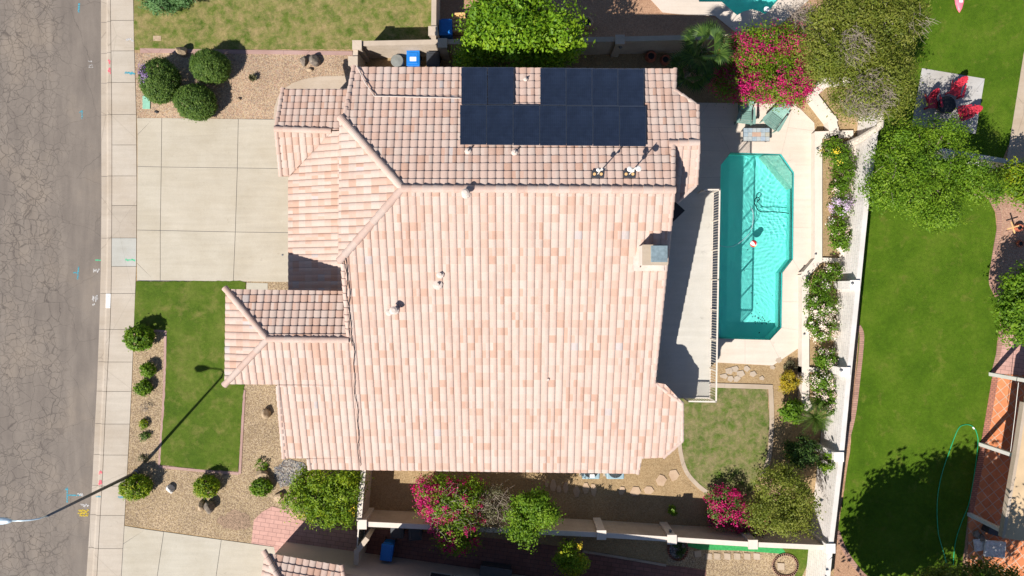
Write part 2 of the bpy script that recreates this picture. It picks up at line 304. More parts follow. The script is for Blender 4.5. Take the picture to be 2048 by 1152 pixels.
leafm('leaf_grey', [(0.098, 0.098, 0.053), (0.150, 0.143, 0.075), (0.210, 0.188, 0.112), (0.150, 0.180, 0.045)])
leafm('flower_magenta', [(0.26, 0.005, 0.08), (0.42, 0.008, 0.12), (0.60, 0.015, 0.18), (0.58, 0.05, 0.12)], 0.35)
leafm('flower_pale', [(0.70, 0.45, 0.42), (0.80, 0.62, 0.56), (0.85, 0.76, 0.66), (0.85, 0.80, 0.74)], 0.2)
leafm('flower_lilac', [(0.42, 0.28, 0.50), (0.55, 0.40, 0.62), (0.62, 0.5, 0.66), (0.7, 0.6, 0.7)], 0.2)
leafm('flower_purple', [(0.12, 0.07, 0.17), (0.18, 0.11, 0.24), (0.22, 0.15, 0.3), (0.3, 0.2, 0.36)], 0.2)
leafm('flower_yellow', [(0.75, 0.50, 0.02), (0.8, 0.6, 0.04), (0.8, 0.65, 0.08), (0.85, 0.75, 0.2)], 0.2)
# ------------------------------------------------------------------ the setting: road, kerb, ground sheets
def lerp_line(tab):
    def f(y):
        if y <= tab[0][0]: a, b = tab[0], tab[1]
        elif y >= tab[-1][0]: a, b = tab[-2], tab[-1]
        else:
            for a, b in zip(tab, tab[1:]):
                if a[0] <= y <= b[0]: break
        return a[1] + (b[1] - a[1]) * (y - a[0]) / (b[0] - a[0])
    return f
Rf = lerp_line([(0, 199), (120, 199), (384, 200), (520, 199), (640, 196), (768, 191), (870, 186), (960, 182), (1152, 170)])
Kf = lerp_line([(0, 221), (240, 224), (384, 224), (560, 223), (640, 221), (768, 214), (870, 209), (960, 205), (1060, 199), (1152, 194)])
Sf = lerp_line([(0, 267), (100, 269), (230, 273), (384, 274), (530, 273), (640, 269), (768, 264), (870, 259), (960, 254), (1050, 249), (1152, 243)])
YS = list(range(-600, 1800, 40))
def g2(px, py): v = P(px, py); return (v.x, v.y)
def polyg(pts): return [g2(*p) for p in pts]
def struct(name, mb, mat, bevel=0):
    o = mb.build(name, M[mat]); o['kind'] = 'structure'; return o
rp = [g2(Rf(y) + 2, y) for y in YS]
struct('road', MB().prism([(-36, rp[0][1])] + rp + [(-36, rp[-1][1])], -0.40, -0.13), 'asphalt')
# gutter and rolled kerb, cast in lengths
JK = [-210, -150, -85, -20, 43, 105, 165, 229, 352, 476, 587, 659, 724, 783, 848, 910, 972, 1031, 1097, 1160, 1225, 1290, 1350]
mb = MB(); mj = MB()
def strip(mb, y0, y1, prof, tone, gap=0.35):
    n = max(2, int((y1 - y0) / 16)); ys = [y0 + gap + (y1 - y0 - 2 * gap) * i / n for i in range(n + 1)]
    vs = []; fs = []; m = len(prof)
    for y in ys:
        for fx, z in prof: v = P(fx(y), y, 0); vs.append((v.x, v.y, z))
    for i in range(n):
        for j in range(m - 1): fs.append((i * m + j, i * m + j + 1, (i + 1) * m + j + 1, (i + 1) * m + j))
    mb.add([(x, y, z) for x, y, z in vs], [tuple(reversed(f)) for f in fs], tone)
kp = [(lambda y: Rf(y), -0.4), (lambda y: Rf(y), -0.122), (lambda y: Rf(y) + 11, -0.115), (lambda y: Rf(y) + 15, -0.03), (lambda y: Rf(y) + 17, 0.0), (lambda y: Kf(y) - 0.5, 0.012), (lambda y: Kf(y) - 0.5, -0.3)]
for a, b in zip(JK, JK[1:]): strip(mb, a, b, kp, 0.42 + 0.12 * random.random())
struct('kerb', mb, 'kerb_concrete')
JS = [-210, -150, -85, -20, 41, 102, 165, 229, 290, 352, 411, 476, 533, 587, 659, 724, 783, 848, 910, 972, 1031, 1097, 1160, 1225, 1290]
mb = MB()
for i, (a, b) in enumerate(zip(JS, JS[1:])):
    t = 1.0 if a == 476 else (0.18 if a == 411 else (0.34 if a == 848 else 0.45 + 0.15 * random.random()))
    strip(mb, a, b, [(lambda y: Kf(y) + 0.5, -0.3), (lambda y: Kf(y) + 0.5, 0.012), (lambda y: Sf(y) - 0.4, 0.02), (lambda y: Sf(y) - 0.4, -0.3)], t)
struct('sidewalk', mb, 'sidewalk_concrete')
struct('kerb_joint', MB().prism([g2(Rf(y) + 1, y) for y in YS] + [g2(Sf(y) + 1, y) for y in reversed(YS)], -0.4, -0.14), 'joint')

POOL = [(1441, 330), (1461, 305), (1562, 308), (1588, 345), (1586, 518), (1565, 545), (1563, 655), (1540, 680), (1434, 677)]
NPOOL = [(1380, -70), (1398, 4), (1443, 4), (1474, 31), (1485, 24), (1503, 19), (1520, 24), (1530, 29), (1556, 0), (1600, -70)]
struct('ground', MB().prism([(-250, -250), (250, -250), (250, 250), (-250, 250)], -0.6, -0.45, holes=[polyg(POOL), polyg(NPOOL)]), 'soil')
east = [g2(Sf(y), y) for y in YS] + [(120, -50), (120, 47)]
struct('yard_ground', MB().prism(east, -0.4, 0.0, holes=[polyg(POOL), polyg(NPOOL)]), 'soil')
LV = {'n': 0}
def sheet(name, pts, mat, z=0.01, holes=(), tone=0.5, bottom=-0.05, jit=0):
    if jit:
        q = []
        for a, b in zip(pts, pts[1:] + pts[:1]):
            L = math.hypot(b[0] - a[0], b[1] - a[1]); n = max(1, int(L / 7))
            for i in range(n):
                t = i / n; q.append((a[0] + (b[0] - a[0]) * t + random.uniform(-jit, jit), a[1] + (b[1] - a[1]) * t + random.uniform(-jit, jit)))
        pts = q
    return struct(name, MB().prism(polyg(pts), bottom, z, tone, [polyg(h) for h in holes]), mat)
def arc(cx, cy, rx, ry, a0, a1, n=14):
    return [(cx + rx * math.cos(math.radians(a0 + (a1 - a0) * i / n)), cy - ry * math.sin(math.radians(a0 + (a1 - a0) * i / n))) for i in range(n + 1)]
def ribbon(name, pts, wpx, mat, z, tone=0.5):
    """a strip of width wpx along a pixel path on the ground"""
    pts = smooth(pts); L = []; Rr = []
    for i, p in enumerate(pts):
        a = pts[max(i - 1, 0)]; b = pts[min(i + 1, len(pts) - 1)]; d = Vector((b[0] - a[0], b[1] - a[1])).normalized()
        L.append((p[0] - d.y * wpx / 2, p[1] + d.x * wpx / 2)); Rr.append((p[0] + d.y * wpx / 2, p[1] - d.x * wpx / 2))
    mb = MB()
    for i in range(len(pts) - 1):
        mb.prism(polyg([L[i], L[i + 1], Rr[i + 1], Rr[i]]), -0.05, z, tone)
    return struct(name, mb, mat)
def smooth(pts, n=6):
    if len(pts) < 3: return pts
    out = []
    for i in range(len(pts) - 1):
        p0 = pts[max(i - 1, 0)]; p1 = pts[i]; p2 = pts[i + 1]; p3 = pts[min(i + 2, len(pts) - 1)]
        for k in range(n):
            t = k / n
            out.append(tuple(0.5 * ((2 * b) + (c - a) * t + (2 * a - 5 * b + 4 * c - d) * t * t + (-a + 3 * b - 3 * c + d) * t ** 3) for a, b, c, d in zip(p0, p1, p2, p3)))
    return out + [tuple(pts[-1])]

# north-west
sheet('gravel_bed', [(Sf(y) + .6, y) for y in (106, 160, 237)] + [(560, 238), (720, 250), (706, 104)], 'gravel', 0.010)
sheet('lawn', [(Sf(y) + .6, y) for y in (-90, 0, 100)] + [(282, 99), (706, 99), (706, 92), (868, 88), (868, -90)], 'dry_lawn', 0.03, jit=0.8)
sheet('edging', [(281, 97), (480, 100), (705, 103), (705, 111), (480, 108), (281, 106)], 'pink_concrete', 0.036)
sheet('path', [(547, 239), (549, 215), (556, 194), (566, 180), (586, 166), (610, 158), (640, 153), (720, 151), (720, 245)], 'path_concrete', 0.022)
# driveway slabs
def slabs(name, quads, mat, z):
    mb = MB()
    for q, t in quads:
        c = (sum(p[0] for p in q) / len(q), sum(p[1] for p in q) / len(q))
        q = [(p[0] + (0.45 if p[0] < c[0] else -0.45), p[1] + (0.45 if p[1] < c[1] else -0.45)) for p in q]
        mb.prism(polyg(q), -0.05, z, t)
    return struct(name, mb, mat)
sheet('driveway_joint', [(275, 236), (620, 239), (620, 563), (275, 562)], 'joint', 0.006)
slabs('driveway', [
    ([(274, 236), (308, 236), (275, 270)], .5), ([(308, 236), (324, 236), (323, 334), (275, 333), (275, 270)], .48), ([(324, 236), (477, 238), (475, 336), (323, 334)], .45), ([(477, 238), (622, 240), (622, 338), (475, 336)], .5),
    ([(275, 333), (323, 334), (321, 461), (274, 460)], .52), ([(323, 334), (475, 336), (471, 464), (321, 461)], .5), ([(475, 336), (622, 338), (622, 466), (471, 464)], .42),
    ([(274, 460), (321, 461), (321, 561), (309, 561), (274, 526)], .5), ([(274, 526), (309, 561), (274, 561)], .55), ([(321, 461), (471, 464), (467, 563), (321, 561)], .54), ([(471, 464), (622, 466), (622, 565), (467, 563)], .47),
    ([(493, 565), (536, 566), (536, 600), (493, 600)], .62)], 'driveway_concrete', 0.024)
# front lawn, gravel round it
sheet('gravel_bed', [(Sf(y) + .6, y) for y in (562, 640, 700, 768, 870, 960, 1049)] + [(330, 1061), (440, 1077), (503, 1087), (560, 1040), (620, 1040), (715, 1050), (735, 940), (735, 562)], 'tan_gravel', 0.010)
sheet('lawn', [(Sf(y) + .6, y) for y in (563, 600, 640, 657)] + [(335, 661), (331, 780), (321, 929), (400, 938), (477, 942), (486, 800), (490, 760), (492, 565), (480, 562)], 'front_lawn', 0.04, jit=0.8)
ribbon('edging', [(269, 660), (333, 662)], 5, 'pink_concrete', 0.034); ribbon('edging', [(331, 664), (329, 780), (319, 931)], 5, 'pink_concrete', 0.036)
ribbon('edging', [(318, 933), (400, 941), (478, 947)], 5, 'pink_concrete', 0.034); ribbon('edging', [(480, 947), (489, 780)], 5, 'pink_concrete', 0.036)
sheet('river_rock_bed', [(548, 935), (575, 918), (610, 925), (618, 945), (590, 965), (560, 975), (550, 955)], 'river_rock', 0.03, jit=2)
sheet('river_rock_bed', [(435, 1035), (470, 1020), (500, 1030), (505, 1055), (470, 1062), (440, 1052)], 'dark_gravel', 0.016, jit=4)
# second driveway
sheet('driveway_joint', [(245, 1052), (330, 1063), (440, 1079), (560, 1094), (570, 1240), (235, 1240)], 'joint', 0.006)
slabs('driveway', [([(249, 1051), (292, 1058), (247, 1087)], .5), ([(292, 1058), (328, 1063), (302, 1240), (238, 1240), (247, 1087)], .55), ([(328, 1063), (443, 1079), (420, 1240), (302, 1240)], .6), ([(443, 1079), (560, 1095), (560, 1240), (420, 1240)], .55)], 'driveway_concrete', 0.024)
sheet('paver_path', [(503, 1086), (508, 1040), (524, 1024), (545, 1012), (556, 1016), (582, 1020), (600, 1040), (720, 1062), (720, 1150), (560, 1150), (548, 1093)], 'pink_paver', 0.026)
# south side yards
sheet('gravel_bed', [(736, 930), (1372, 930), (1362, 960), (1412, 990), (1600, 1000), (1640, 1100), (1400, 1090), (716, 1052)], 'soil', 0.008)
sheet('dirt', [(716, 1056), (1000, 1068), (1300, 1090), (1350, 1150), (1260, 1150), (1000, 1180), (716, 1170)], 'soil', 0.008)
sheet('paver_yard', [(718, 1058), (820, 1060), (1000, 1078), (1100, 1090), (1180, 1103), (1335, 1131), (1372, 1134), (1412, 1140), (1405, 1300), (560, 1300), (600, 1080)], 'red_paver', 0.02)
ribbon('edging', [(1165, 1102), (1240, 1114), (1332, 1130)], 5, 'edging_concrete', 0.05)
sheet('gravel_bed', [(1335, 1100), (1400, 1098), (1660, 1098), (1640, 1300), (1405, 1300), (1412, 1140), (1372, 1134), (1336, 1130)], 'tan_gravel', 0.012)
sheet('artificial_turf', [(1372, 1060), (1640, 1075), (1618, 1102), (1560, 1107), (1480, 1101), (1400, 1099), (1375, 1092)], 'turf', 0.024)
sheet('lawn', [(1560, 1090), (1614, 1092), (1620, 1118), (1612, 1134), (1600, 1160), (1585, 1160), (1597, 1134), (1590, 1117), (1572, 1106)], 'front_lawn', 0.034)
# pool terrace
DECK = [(1300, 190), (1345, 205), (1590, 208), (1628, 246), (1630, 270), (1640, 520), (1611, 552), (1606, 690), (1545, 731), (1437, 725), (1340, 722), (1340, 775), (1300, 775)]
sheet('pool_deck', DECK, 'deck_concrete', 0.03, holes=[POOL])
mb = MB()
for a, b in [((1588, 400), (1632, 400)), ((1586, 455), (1634, 456)), ((1565, 603), (1608, 604)), ((1563, 655), (1606, 662)), ((1586, 520), (1606, 552)), ((1497, 305), (1500, 262)), ((1575, 255), (1630, 262)), ((1590, 330), (1632, 330)), ((1400, 355), (1441, 355)), ((1400, 254), (1480, 256)), ((1418, 205), (1400, 232)),
             ((1436, 255), (1461, 305)), ((1490, 680), (1490, 729)), ((1540, 680), (1560, 720)), ((1563, 308), (1583, 225)), ((1380, 300), (1441, 302))]:
    mb.tube([P(*a, 0.028), P(*b, 0.028)], 0.008, 4)
struct('deck_joint', mb, 'soft_joint')
# back lawn and its border
BL = [(1372, 773), (1534, 778), (1538, 840), (1534, 915), (1515, 960), (1500, 990), (1412, 988), (1384, 962), (1370, 930), (1362, 880), (1355, 775)]
sheet('lawn', BL, 'patchy_lawn', 0.03, jit=1)
ribbon('edging', [(1410, 770), (1545, 774)], 9, 'path_concrete', 0.045); ribbon('edging', [(1541, 778), (1543, 840), (1538, 912), (1522, 955)], 9, 'path_concrete', 0.047)
ribbon('edging', [(1357, 860), (1361, 905), (1372, 942), (1393, 968), (1413, 984)], 8, 'path_concrete', 0.045)
# the neighbour's wide lawn
RL = [(1790, -120), (2240, -120), (2060, 60), (2046, 110), (2018, 285), (2000, 330), (1960, 350), (1950, 380), (1974, 396), (1989, 425), (1992, 460), (1984, 505), (1976, 560), (1986, 590), (1997, 610), (1999, 640), (1992, 700), (1984, 760), (1974, 820), (1962, 880), (1946, 960), (1934, 1040), (1925, 1120), (1910, 1300), (1760, 1300), (1745, 1160), (1722, 1142), (1702, 1115), (1686, 1085), (1676, 1058), (1685, 1000), (1700, 900), (1716, 700), (1722, 560), (1735, 430), (1735, 240)]
sheet('neighbour_ground', [(1740, -140), (2400, -140), (2400, 1400), (1660, 1400), (1670, 1060), (1715, 600)], 'red_soil', 0.006)
sheet('lawn', RL, 'lush_lawn', 0.035, jit=0.5)
sheet('path', [(2052, 80), (2046, 110), (2018, 285), (2012, 320), (2200, 330), (2240, 80)], 'path_concrete', 0.04)
ribbon('brick_edging', [(1950, 374), (1970, 388), (1987, 408), (1997, 432), (1996, 462), (1989, 505), (1981, 560), (1990, 586), (2002, 608), (2005, 640), (1997, 700), (1986, 745)], 9, 'brick_edge', 0.05)
ribbon('brick_edging', [(1716, 652), (1723, 675), (1716, 750), (1706, 830), (1690, 893)], 9, 'brick_edge', 0.05)
ribbon('brick_edging', [(1674, 1062), (1684, 1090), (1700, 1118), (1722, 1146), (1745, 1165)], 9, 'brick_edge', 0.05)
sheet('gravel_bed', [(2000, 330), (1960, 352), (1955, 376), (1992, 410), (2001, 440), (2000, 470), (1985, 560), (2005, 605), (2010, 640), (2002, 700), (1988, 748), (2400, 760), (2400, 330)], 'pink_gravel', 0.014)
sheet('paver_yard', [(2001, 668), (1986, 750), (2300, 775), (2300, 668)], 'pink_paver', 0.022)
sheet('tile_patio', [(1986, 748), (1975, 815), (1963, 885), (1948, 960), (1936, 1030), (1936, 1300), (2400, 1300), (2400, 760)], 'terracotta', 0.045)
sheet('brick_border', [(1984, 748), (1973, 815), (1961, 885), (1946, 960), (1934, 1030), (1944, 1032), (1958, 962), (1973, 887), (1985, 817), (1996, 750)], 'red_edge', 0.05)
sheet('patio_slab', [(1843, 137), (1968, 158), (1950, 268), (1822, 252)], 'grey_concrete', 0.05)
# the neighbour's yard to the north
sheet('neighbour_ground', [(870, -140), (1740, -140), (1740, 76), (870, 84)], 'red_soil', 0.006, holes=[NPOOL])
sheet('pool_deck', [(1280, -120), (1300, -2), (1325, 25), (1360, 29), (1430, 32), (1470, 64), (1484, 78), (1560, 50), (1620, -2), (1680, -120)], 'deck_concrete', 0.03, holes=[NPOOL], tone=0.3)

# pools: shell, water
k = NT('pool_plaster', 0.7, 0, 0.2); k.col(k.ramp(k.noise(1.5, 6, 0.7), [(0.3, (0.33, 0.84, 0.775)), (0.7, (0.41, 0.88, 0.82))]))
plain('pool_tile', (0.04, 0.42, 0.42), 0.3); speck('pale_plaster', [(0.62, 0.72, 0.62), (0.52, 0.68, 0.60), (0.70, 0.76, 0.66), (0.56, 0.66, 0.56)], 16, bump=0.2)
k = NT('water', 0.0, 0, 0.5)
rf = k.n('ShaderNodeBsdfRefraction', Roughness=0.0, IOR=1.33); rf.inputs[0].default_value = (0.70, 0.99, 0.975, 1)
gl = k.n('ShaderNodeBsdfGlossy', Roughness=0.0); fr = k.n('ShaderNodeFresnel', IOR=1.33); mx = k.n('ShaderNodeMixShader')
k.l(fr.outputs[0], mx.inputs[0]); k.l(rf.outputs[0], mx.inputs[1]); k.l(gl.outputs[0], mx.inputs[2]); k.l(mx.outputs[0], k.t.nodes['Material Output'].inputs[0])
sun.cycles.is_caustics_light = True; sun.use_shadow = True
RIP = [(k_ * math.cos(a_), k_ * math.sin(a_), p_) for k_, a_, p_ in zip(rng.uniform(12, 42, 18), rng.uniform(0, 6.28, 18), rng.uniform(0, 6.28, 18))]
def ripple(x, y):
    e = P(1507, 487); r = math.hypot(x - e.x, y - e.y); th = math.atan2(y - e.y, x - e.x)
    wx = 0.35 * math.sin(1.7 * y + 0.6 * x); wy = 0.35 * math.sin(1.3 * x - 0.8 * y + 1); h = 0.0
    for kx, ky, ph in RIP: h += math.sin(kx * (x + wx) + ky * (y + wy) + ph) / math.hypot(kx, ky)
    s_ = (y - e.y)
    amp = 0.0085 if s_ > 0 else 0.0075 * max(0.38, 1 + s_ * 0.35)
    h *= amp * min(1, 0.25 + r * 0.5)
    h += 0.0006 * math.exp(-((r - 1.6) / 1.3) ** 2) * math.sin(r * 24 - 0.9 * math.sin(3 * th + 2) - 0.6 * math.sin(5 * th + r * 2))
    return h
def pool(px, depth):
    p = polyg(px)
    if sum(a[0] * b[1] - b[0] * a[1] for a, b in zip(p, p[1:] + p[:1])) < 0: p = p[::-1]
    n = len(p)
    cx = sum(a for a, b in p) / n; cy = sum(b for a, b in p) / n
    sh = thing('swimming_pool', '', 'swimming pool', (cx, cy, 0))
    mb = MB(); vs = [(x, y, 0.02) for x, y in p] + [(x, y, -depth) for x, y in p]
    mb.add(vs, [(i, i + n, (i + 1) % n + n, (i + 1) % n) for i in range(n)])
    tris = tessellate_polygon([[Vector((x, y, 0)) for x, y in p]]); fs = []
    for t in tris:
        a, b, c = (Vector((*p[i], 0)) for i in t)
        if (b - a).cross(c - a).z < 0: t = (t[0], t[2], t[1])
        fs.append(tuple(t))
    mb.add([(x, y, -depth) for x, y in p], fs)
    mb.build('basin', M['pool_plaster'], sh)
    m = MB()
    for i in range(n):
        a = Vector((*p[i], 0)); b = Vector((*p[(i + 1) % n], 0)); d = (b - a).normalized(); nn = Vector((-d.y, d.x, 0)) * 0.012
        m.add([a + nn + Vector((0, 0, -0.18)), b + nn + Vector((0, 0, -0.18)), b + nn + Vector((0, 0, 0.0)), a + nn + Vector((0, 0, 0.0))], [(0, 1, 2, 3)])
    m.build('tile_band', M['pool_tile'], sh)
    return sh, p
def watersheet(p, parent, step=0.032):
    # grid clipped to the outline, displaced into ripples
    bm = bmesh.new(); xs = [a for a, b in p]; ys = [b for a, b in p]
    x0, x1, y0, y1 = min(xs), max(xs), min(ys), max(ys); nx = int((x1 - x0) / step) + 2; ny = int((y1 - y0) / step) + 2
    def inside(x, y):
        c = False
        for i in range(len(p)):
            a, b = p[i], p[i - 1]
            if (a[1] > y) != (b[1] > y) and x < (b[0] - a[0]) * (y - a[1]) / (b[1] - a[1]) + a[0]: c = not c
        return c
    g = {}; me = bpy.data.meshes.new('water'); V = []; Fs = []
    for j in range(ny):
        for i in range(nx):
            x, y = x0 + i * step, y0 + j * step; V.append((x, y, -0.10 + ripple(x, y)))
    for j in range(ny - 1):
        for i in range(nx - 1):
            if inside(x0 + (i + .5) * step, y0 + (j + .5) * step): Fs.append((j * nx + i, j * nx + i + 1, (j + 1) * nx + i + 1, (j + 1) * nx + i))
    mb = MB(); mb.v = V; mb.f = Fs; mb.t = [0.5] * len(Fs)
    return mb.build('water', M['water'], parent, smooth=True)
s1, p1 = pool(POOL, 1.2); tag(s1, 'turquoise angular swimming pool beside the pale terrace and balcony', 'swimming pool'); W1 = watersheet(p1, s1); W1.cycles.is_caustics_caster = True
m = MB(); m.prism(polyg([(1530, 309), (1562, 309), (1587, 345), (1587, 375)]), -1.29, -0.24, holes=()); m.build('bench', M['pale_plaster'], s1)
m = MB()
for i in range(4):
    m.prism(polyg([(1436, 676), (1436, 622 + 12 * i), (1448 - 2 * i, 632 + 8 * i), (1466 - 6 * i, 655 + 4 * i), (1466 - 6 * i, 676)]), -1.29 , -1.0 + 0.22 * i)
m.build('steps', M['pool_plaster'], s1)
s2, p2 = pool(NPOOL, 1.3); tag(s2, "neighbour's turquoise pool with a curved end beyond the north wall", 'swimming pool'); W2 = watersheet(p2, s2, 0.06); W2.cycles.is_caustics_caster = True
for o_ in s2.children:
    if not o_.name.startswith('water'): o_.cycles.is_caustics_receiver = True

for o_ in s1.children:
    if not o_.name.startswith('water'): o_.cycles.is_caustics_receiver = True

# marks sprayed on road and pavement
def mark(name, label, cat, strokes, mat, z, r=0.035, group=None):
    mb = MB()
    for s in strokes:
        pts = [P(x, y, 0) for x, y in s]
        for a, b in zip(pts, pts[1:]):
            d = (b - a); 
            if d.length < 1e-4: continue
            d.normalize(); n = Vector((-d.y, d.x, 0)) * r; a2 = a - d * r * .5; b2 = b + d * r * .5
            mb.add([(v.x, v.y, z) for v in (a2 - n, b2 - n, b2 + n, a2 + n)], [(0, 1, 2, 3)]); z += 0.0004
    o = mb.build(name, M[mat]); return tag(o, label, cat, group)
G_ = 'utility marks sprayed on the road and pavement'
def scribble(x0, y0, w_, h_, n=14, seed=1):
    r = random.Random(seed); pts = []
    for i in range(n): pts.append((x0 + w_ * (i + r.random()) / n, y0 + h_ * r.random()))
    return pts
RZ = -0.125
mark('paint_mark', 'cyan T mark on the asphalt left of the white kerb number', 'paint mark', [[(154, 534), (152, 558)], [(144, 545), (153, 546)]], 'cyan_paint', RZ, group=G_)
mark('paint_mark', 'white scribble on the asphalt just above the small cyan T', 'paint mark', [scribble(183, 537, 14, 8, 12, 2)], 'white_spray', RZ, 0.02, G_)
mark('paint_mark', 'white writing on the asphalt beside the white kerb number', 'paint mark', [scribble(181, 590, 12, 16, 14, 3), scribble(182, 606, 5, 6, 5, 9)], 'white_spray', RZ, 0.02, G_)
mark('paint_mark', 'green dash across the gutter by the grey pavement slab', 'paint mark', [[(188, 520), (199, 520)]], 'green_spray', RZ, 0.03, G_)
mark('paint_mark', 'small green arrow on the grey pavement slab', 'paint mark', [[(251, 520), (270, 520)], [(252, 518), (257, 522)], [(264, 518), (270, 522)]], 'green_spray', 0.022, 0.03, G_)
mark('paint_mark', 'cyan arrow on the asphalt level with the green utility lid', 'paint mark', [[(161, 220), (161, 236)], [(156, 224), (161, 220)]], 'cyan_paint', RZ, 0.03, G_)
mark('paint_mark', 'blue streak on the asphalt at the top of the road', 'paint mark', [[(155, 5), (154, 22)]], 'cyan_paint', RZ, 0.045, G_)
mark('paint_mark', 'three rows of white letters on the asphalt by three round shrubs', 'paint mark', [scribble(173, 120, 9, 3, 8, 4), scribble(173, 127, 10, 3, 8, 5), scribble(174, 131, 10, 3, 8, 6)], 'white_spray', RZ, 0.015, G_)
mark('paint_mark', 'large cyan H mark and writing on the asphalt near the lamp arm', 'paint mark', [[(131, 977), (131, 1006)], [(131, 992), (160, 992)], [(128, 980), (133, 980)]], 'cyan_paint', RZ, 0.035, G_)
mark('paint_mark', 'white writing on the asphalt below the lamp pole', 'paint mark', [scribble(157, 1009, 18, 7, 16, 7)], 'white_spray', RZ, 0.022, G_)
mark('paint_mark', 'white figures beside the large cyan mark on the asphalt', 'paint mark', [scribble(150, 987, 15, 7, 14, 8)], 'white_spray', RZ, 0.02, G_)
mark('paint_mark', 'yellow lettering on the asphalt beneath the white writing', 'paint mark', [scribble(153, 1021, 22, 4, 16, 10), scribble(152, 1026, 23, 4, 16, 11), scribble(156, 1031, 18, 3, 14, 12)], 'yellow_spray', RZ, 0.03, G_)
mark('paint_mark', 'pink lettering on the kerb near the bottom of the pavement', 'paint mark', [scribble(198, 941, 6, 9, 9, 13), scribble(198, 958, 6, 12, 9, 14)], 'pink_spray', 0.016, 0.03, G_)
mark('paint_mark', 'pink letters on the kerb beside the top round shrubs', 'paint mark', [scribble(216, 120, 5, 8, 7, 15), scribble(216, 134, 5, 15, 8, 16)], 'pink_spray', 0.016, 0.03, G_)
mark('paint_mark', 'white and cyan splash on the pavement edge by the brown lawn', 'paint mark', [scribble(252, 77, 16, 5, 10, 17)], 'white_spray', 0.024, 0.04, G_)
mark('paint_mark', 'white and cyan splash on the pavement beside the purple shrub', 'paint mark', [scribble(250, 144, 20, 5, 12, 18)], 'cyan_paint', 0.024, 0.04, G_)
mark('paint_mark', 'blue dash on the kerb beside the lamp pole', 'paint mark', [[(193, 993), (201, 993)]], 'cyan_paint', 0.016, 0.035, G_)
mark('paint_mark', 'cyan dash on the pavement beside the bush under the lamp', 'paint mark', [[(237, 994), (251, 995)]], 'cyan_paint', 0.024, 0.045, G_)
nm = thing('kerb_number', 'white painted house number panel on the kerb', 'house number', P(217, 602, 0.013))
MB().prism(polyg([(212.4, 587.5), (221.4, 587.5), (220.6, 616), (212.0, 616)]), 0.0, 0.0165).build('panel', M['label_white'], nm)
cu = bpy.data.curves.new('digits', 'FONT'); cu.body = 'H 1 1 2 0'; cu.size = 0.17; cu.align_x = 'CENTER'; cu.align_y = 'CENTER'; cu.materials.append(plain('digit_teal', (0.02, 0.12, 0.16)))
tmp = bpy.data.objects.new('text', cu); me_ = bpy.data.meshes.new_from_object(tmp); bpy.data.objects.remove(tmp)
co = bpy.data.objects.new('digits', me_); COL.objects.link(co); co.parent = nm; co.location = (0, 0, 0.008); co.rotation_euler = (0, 0, -math.pi / 2)
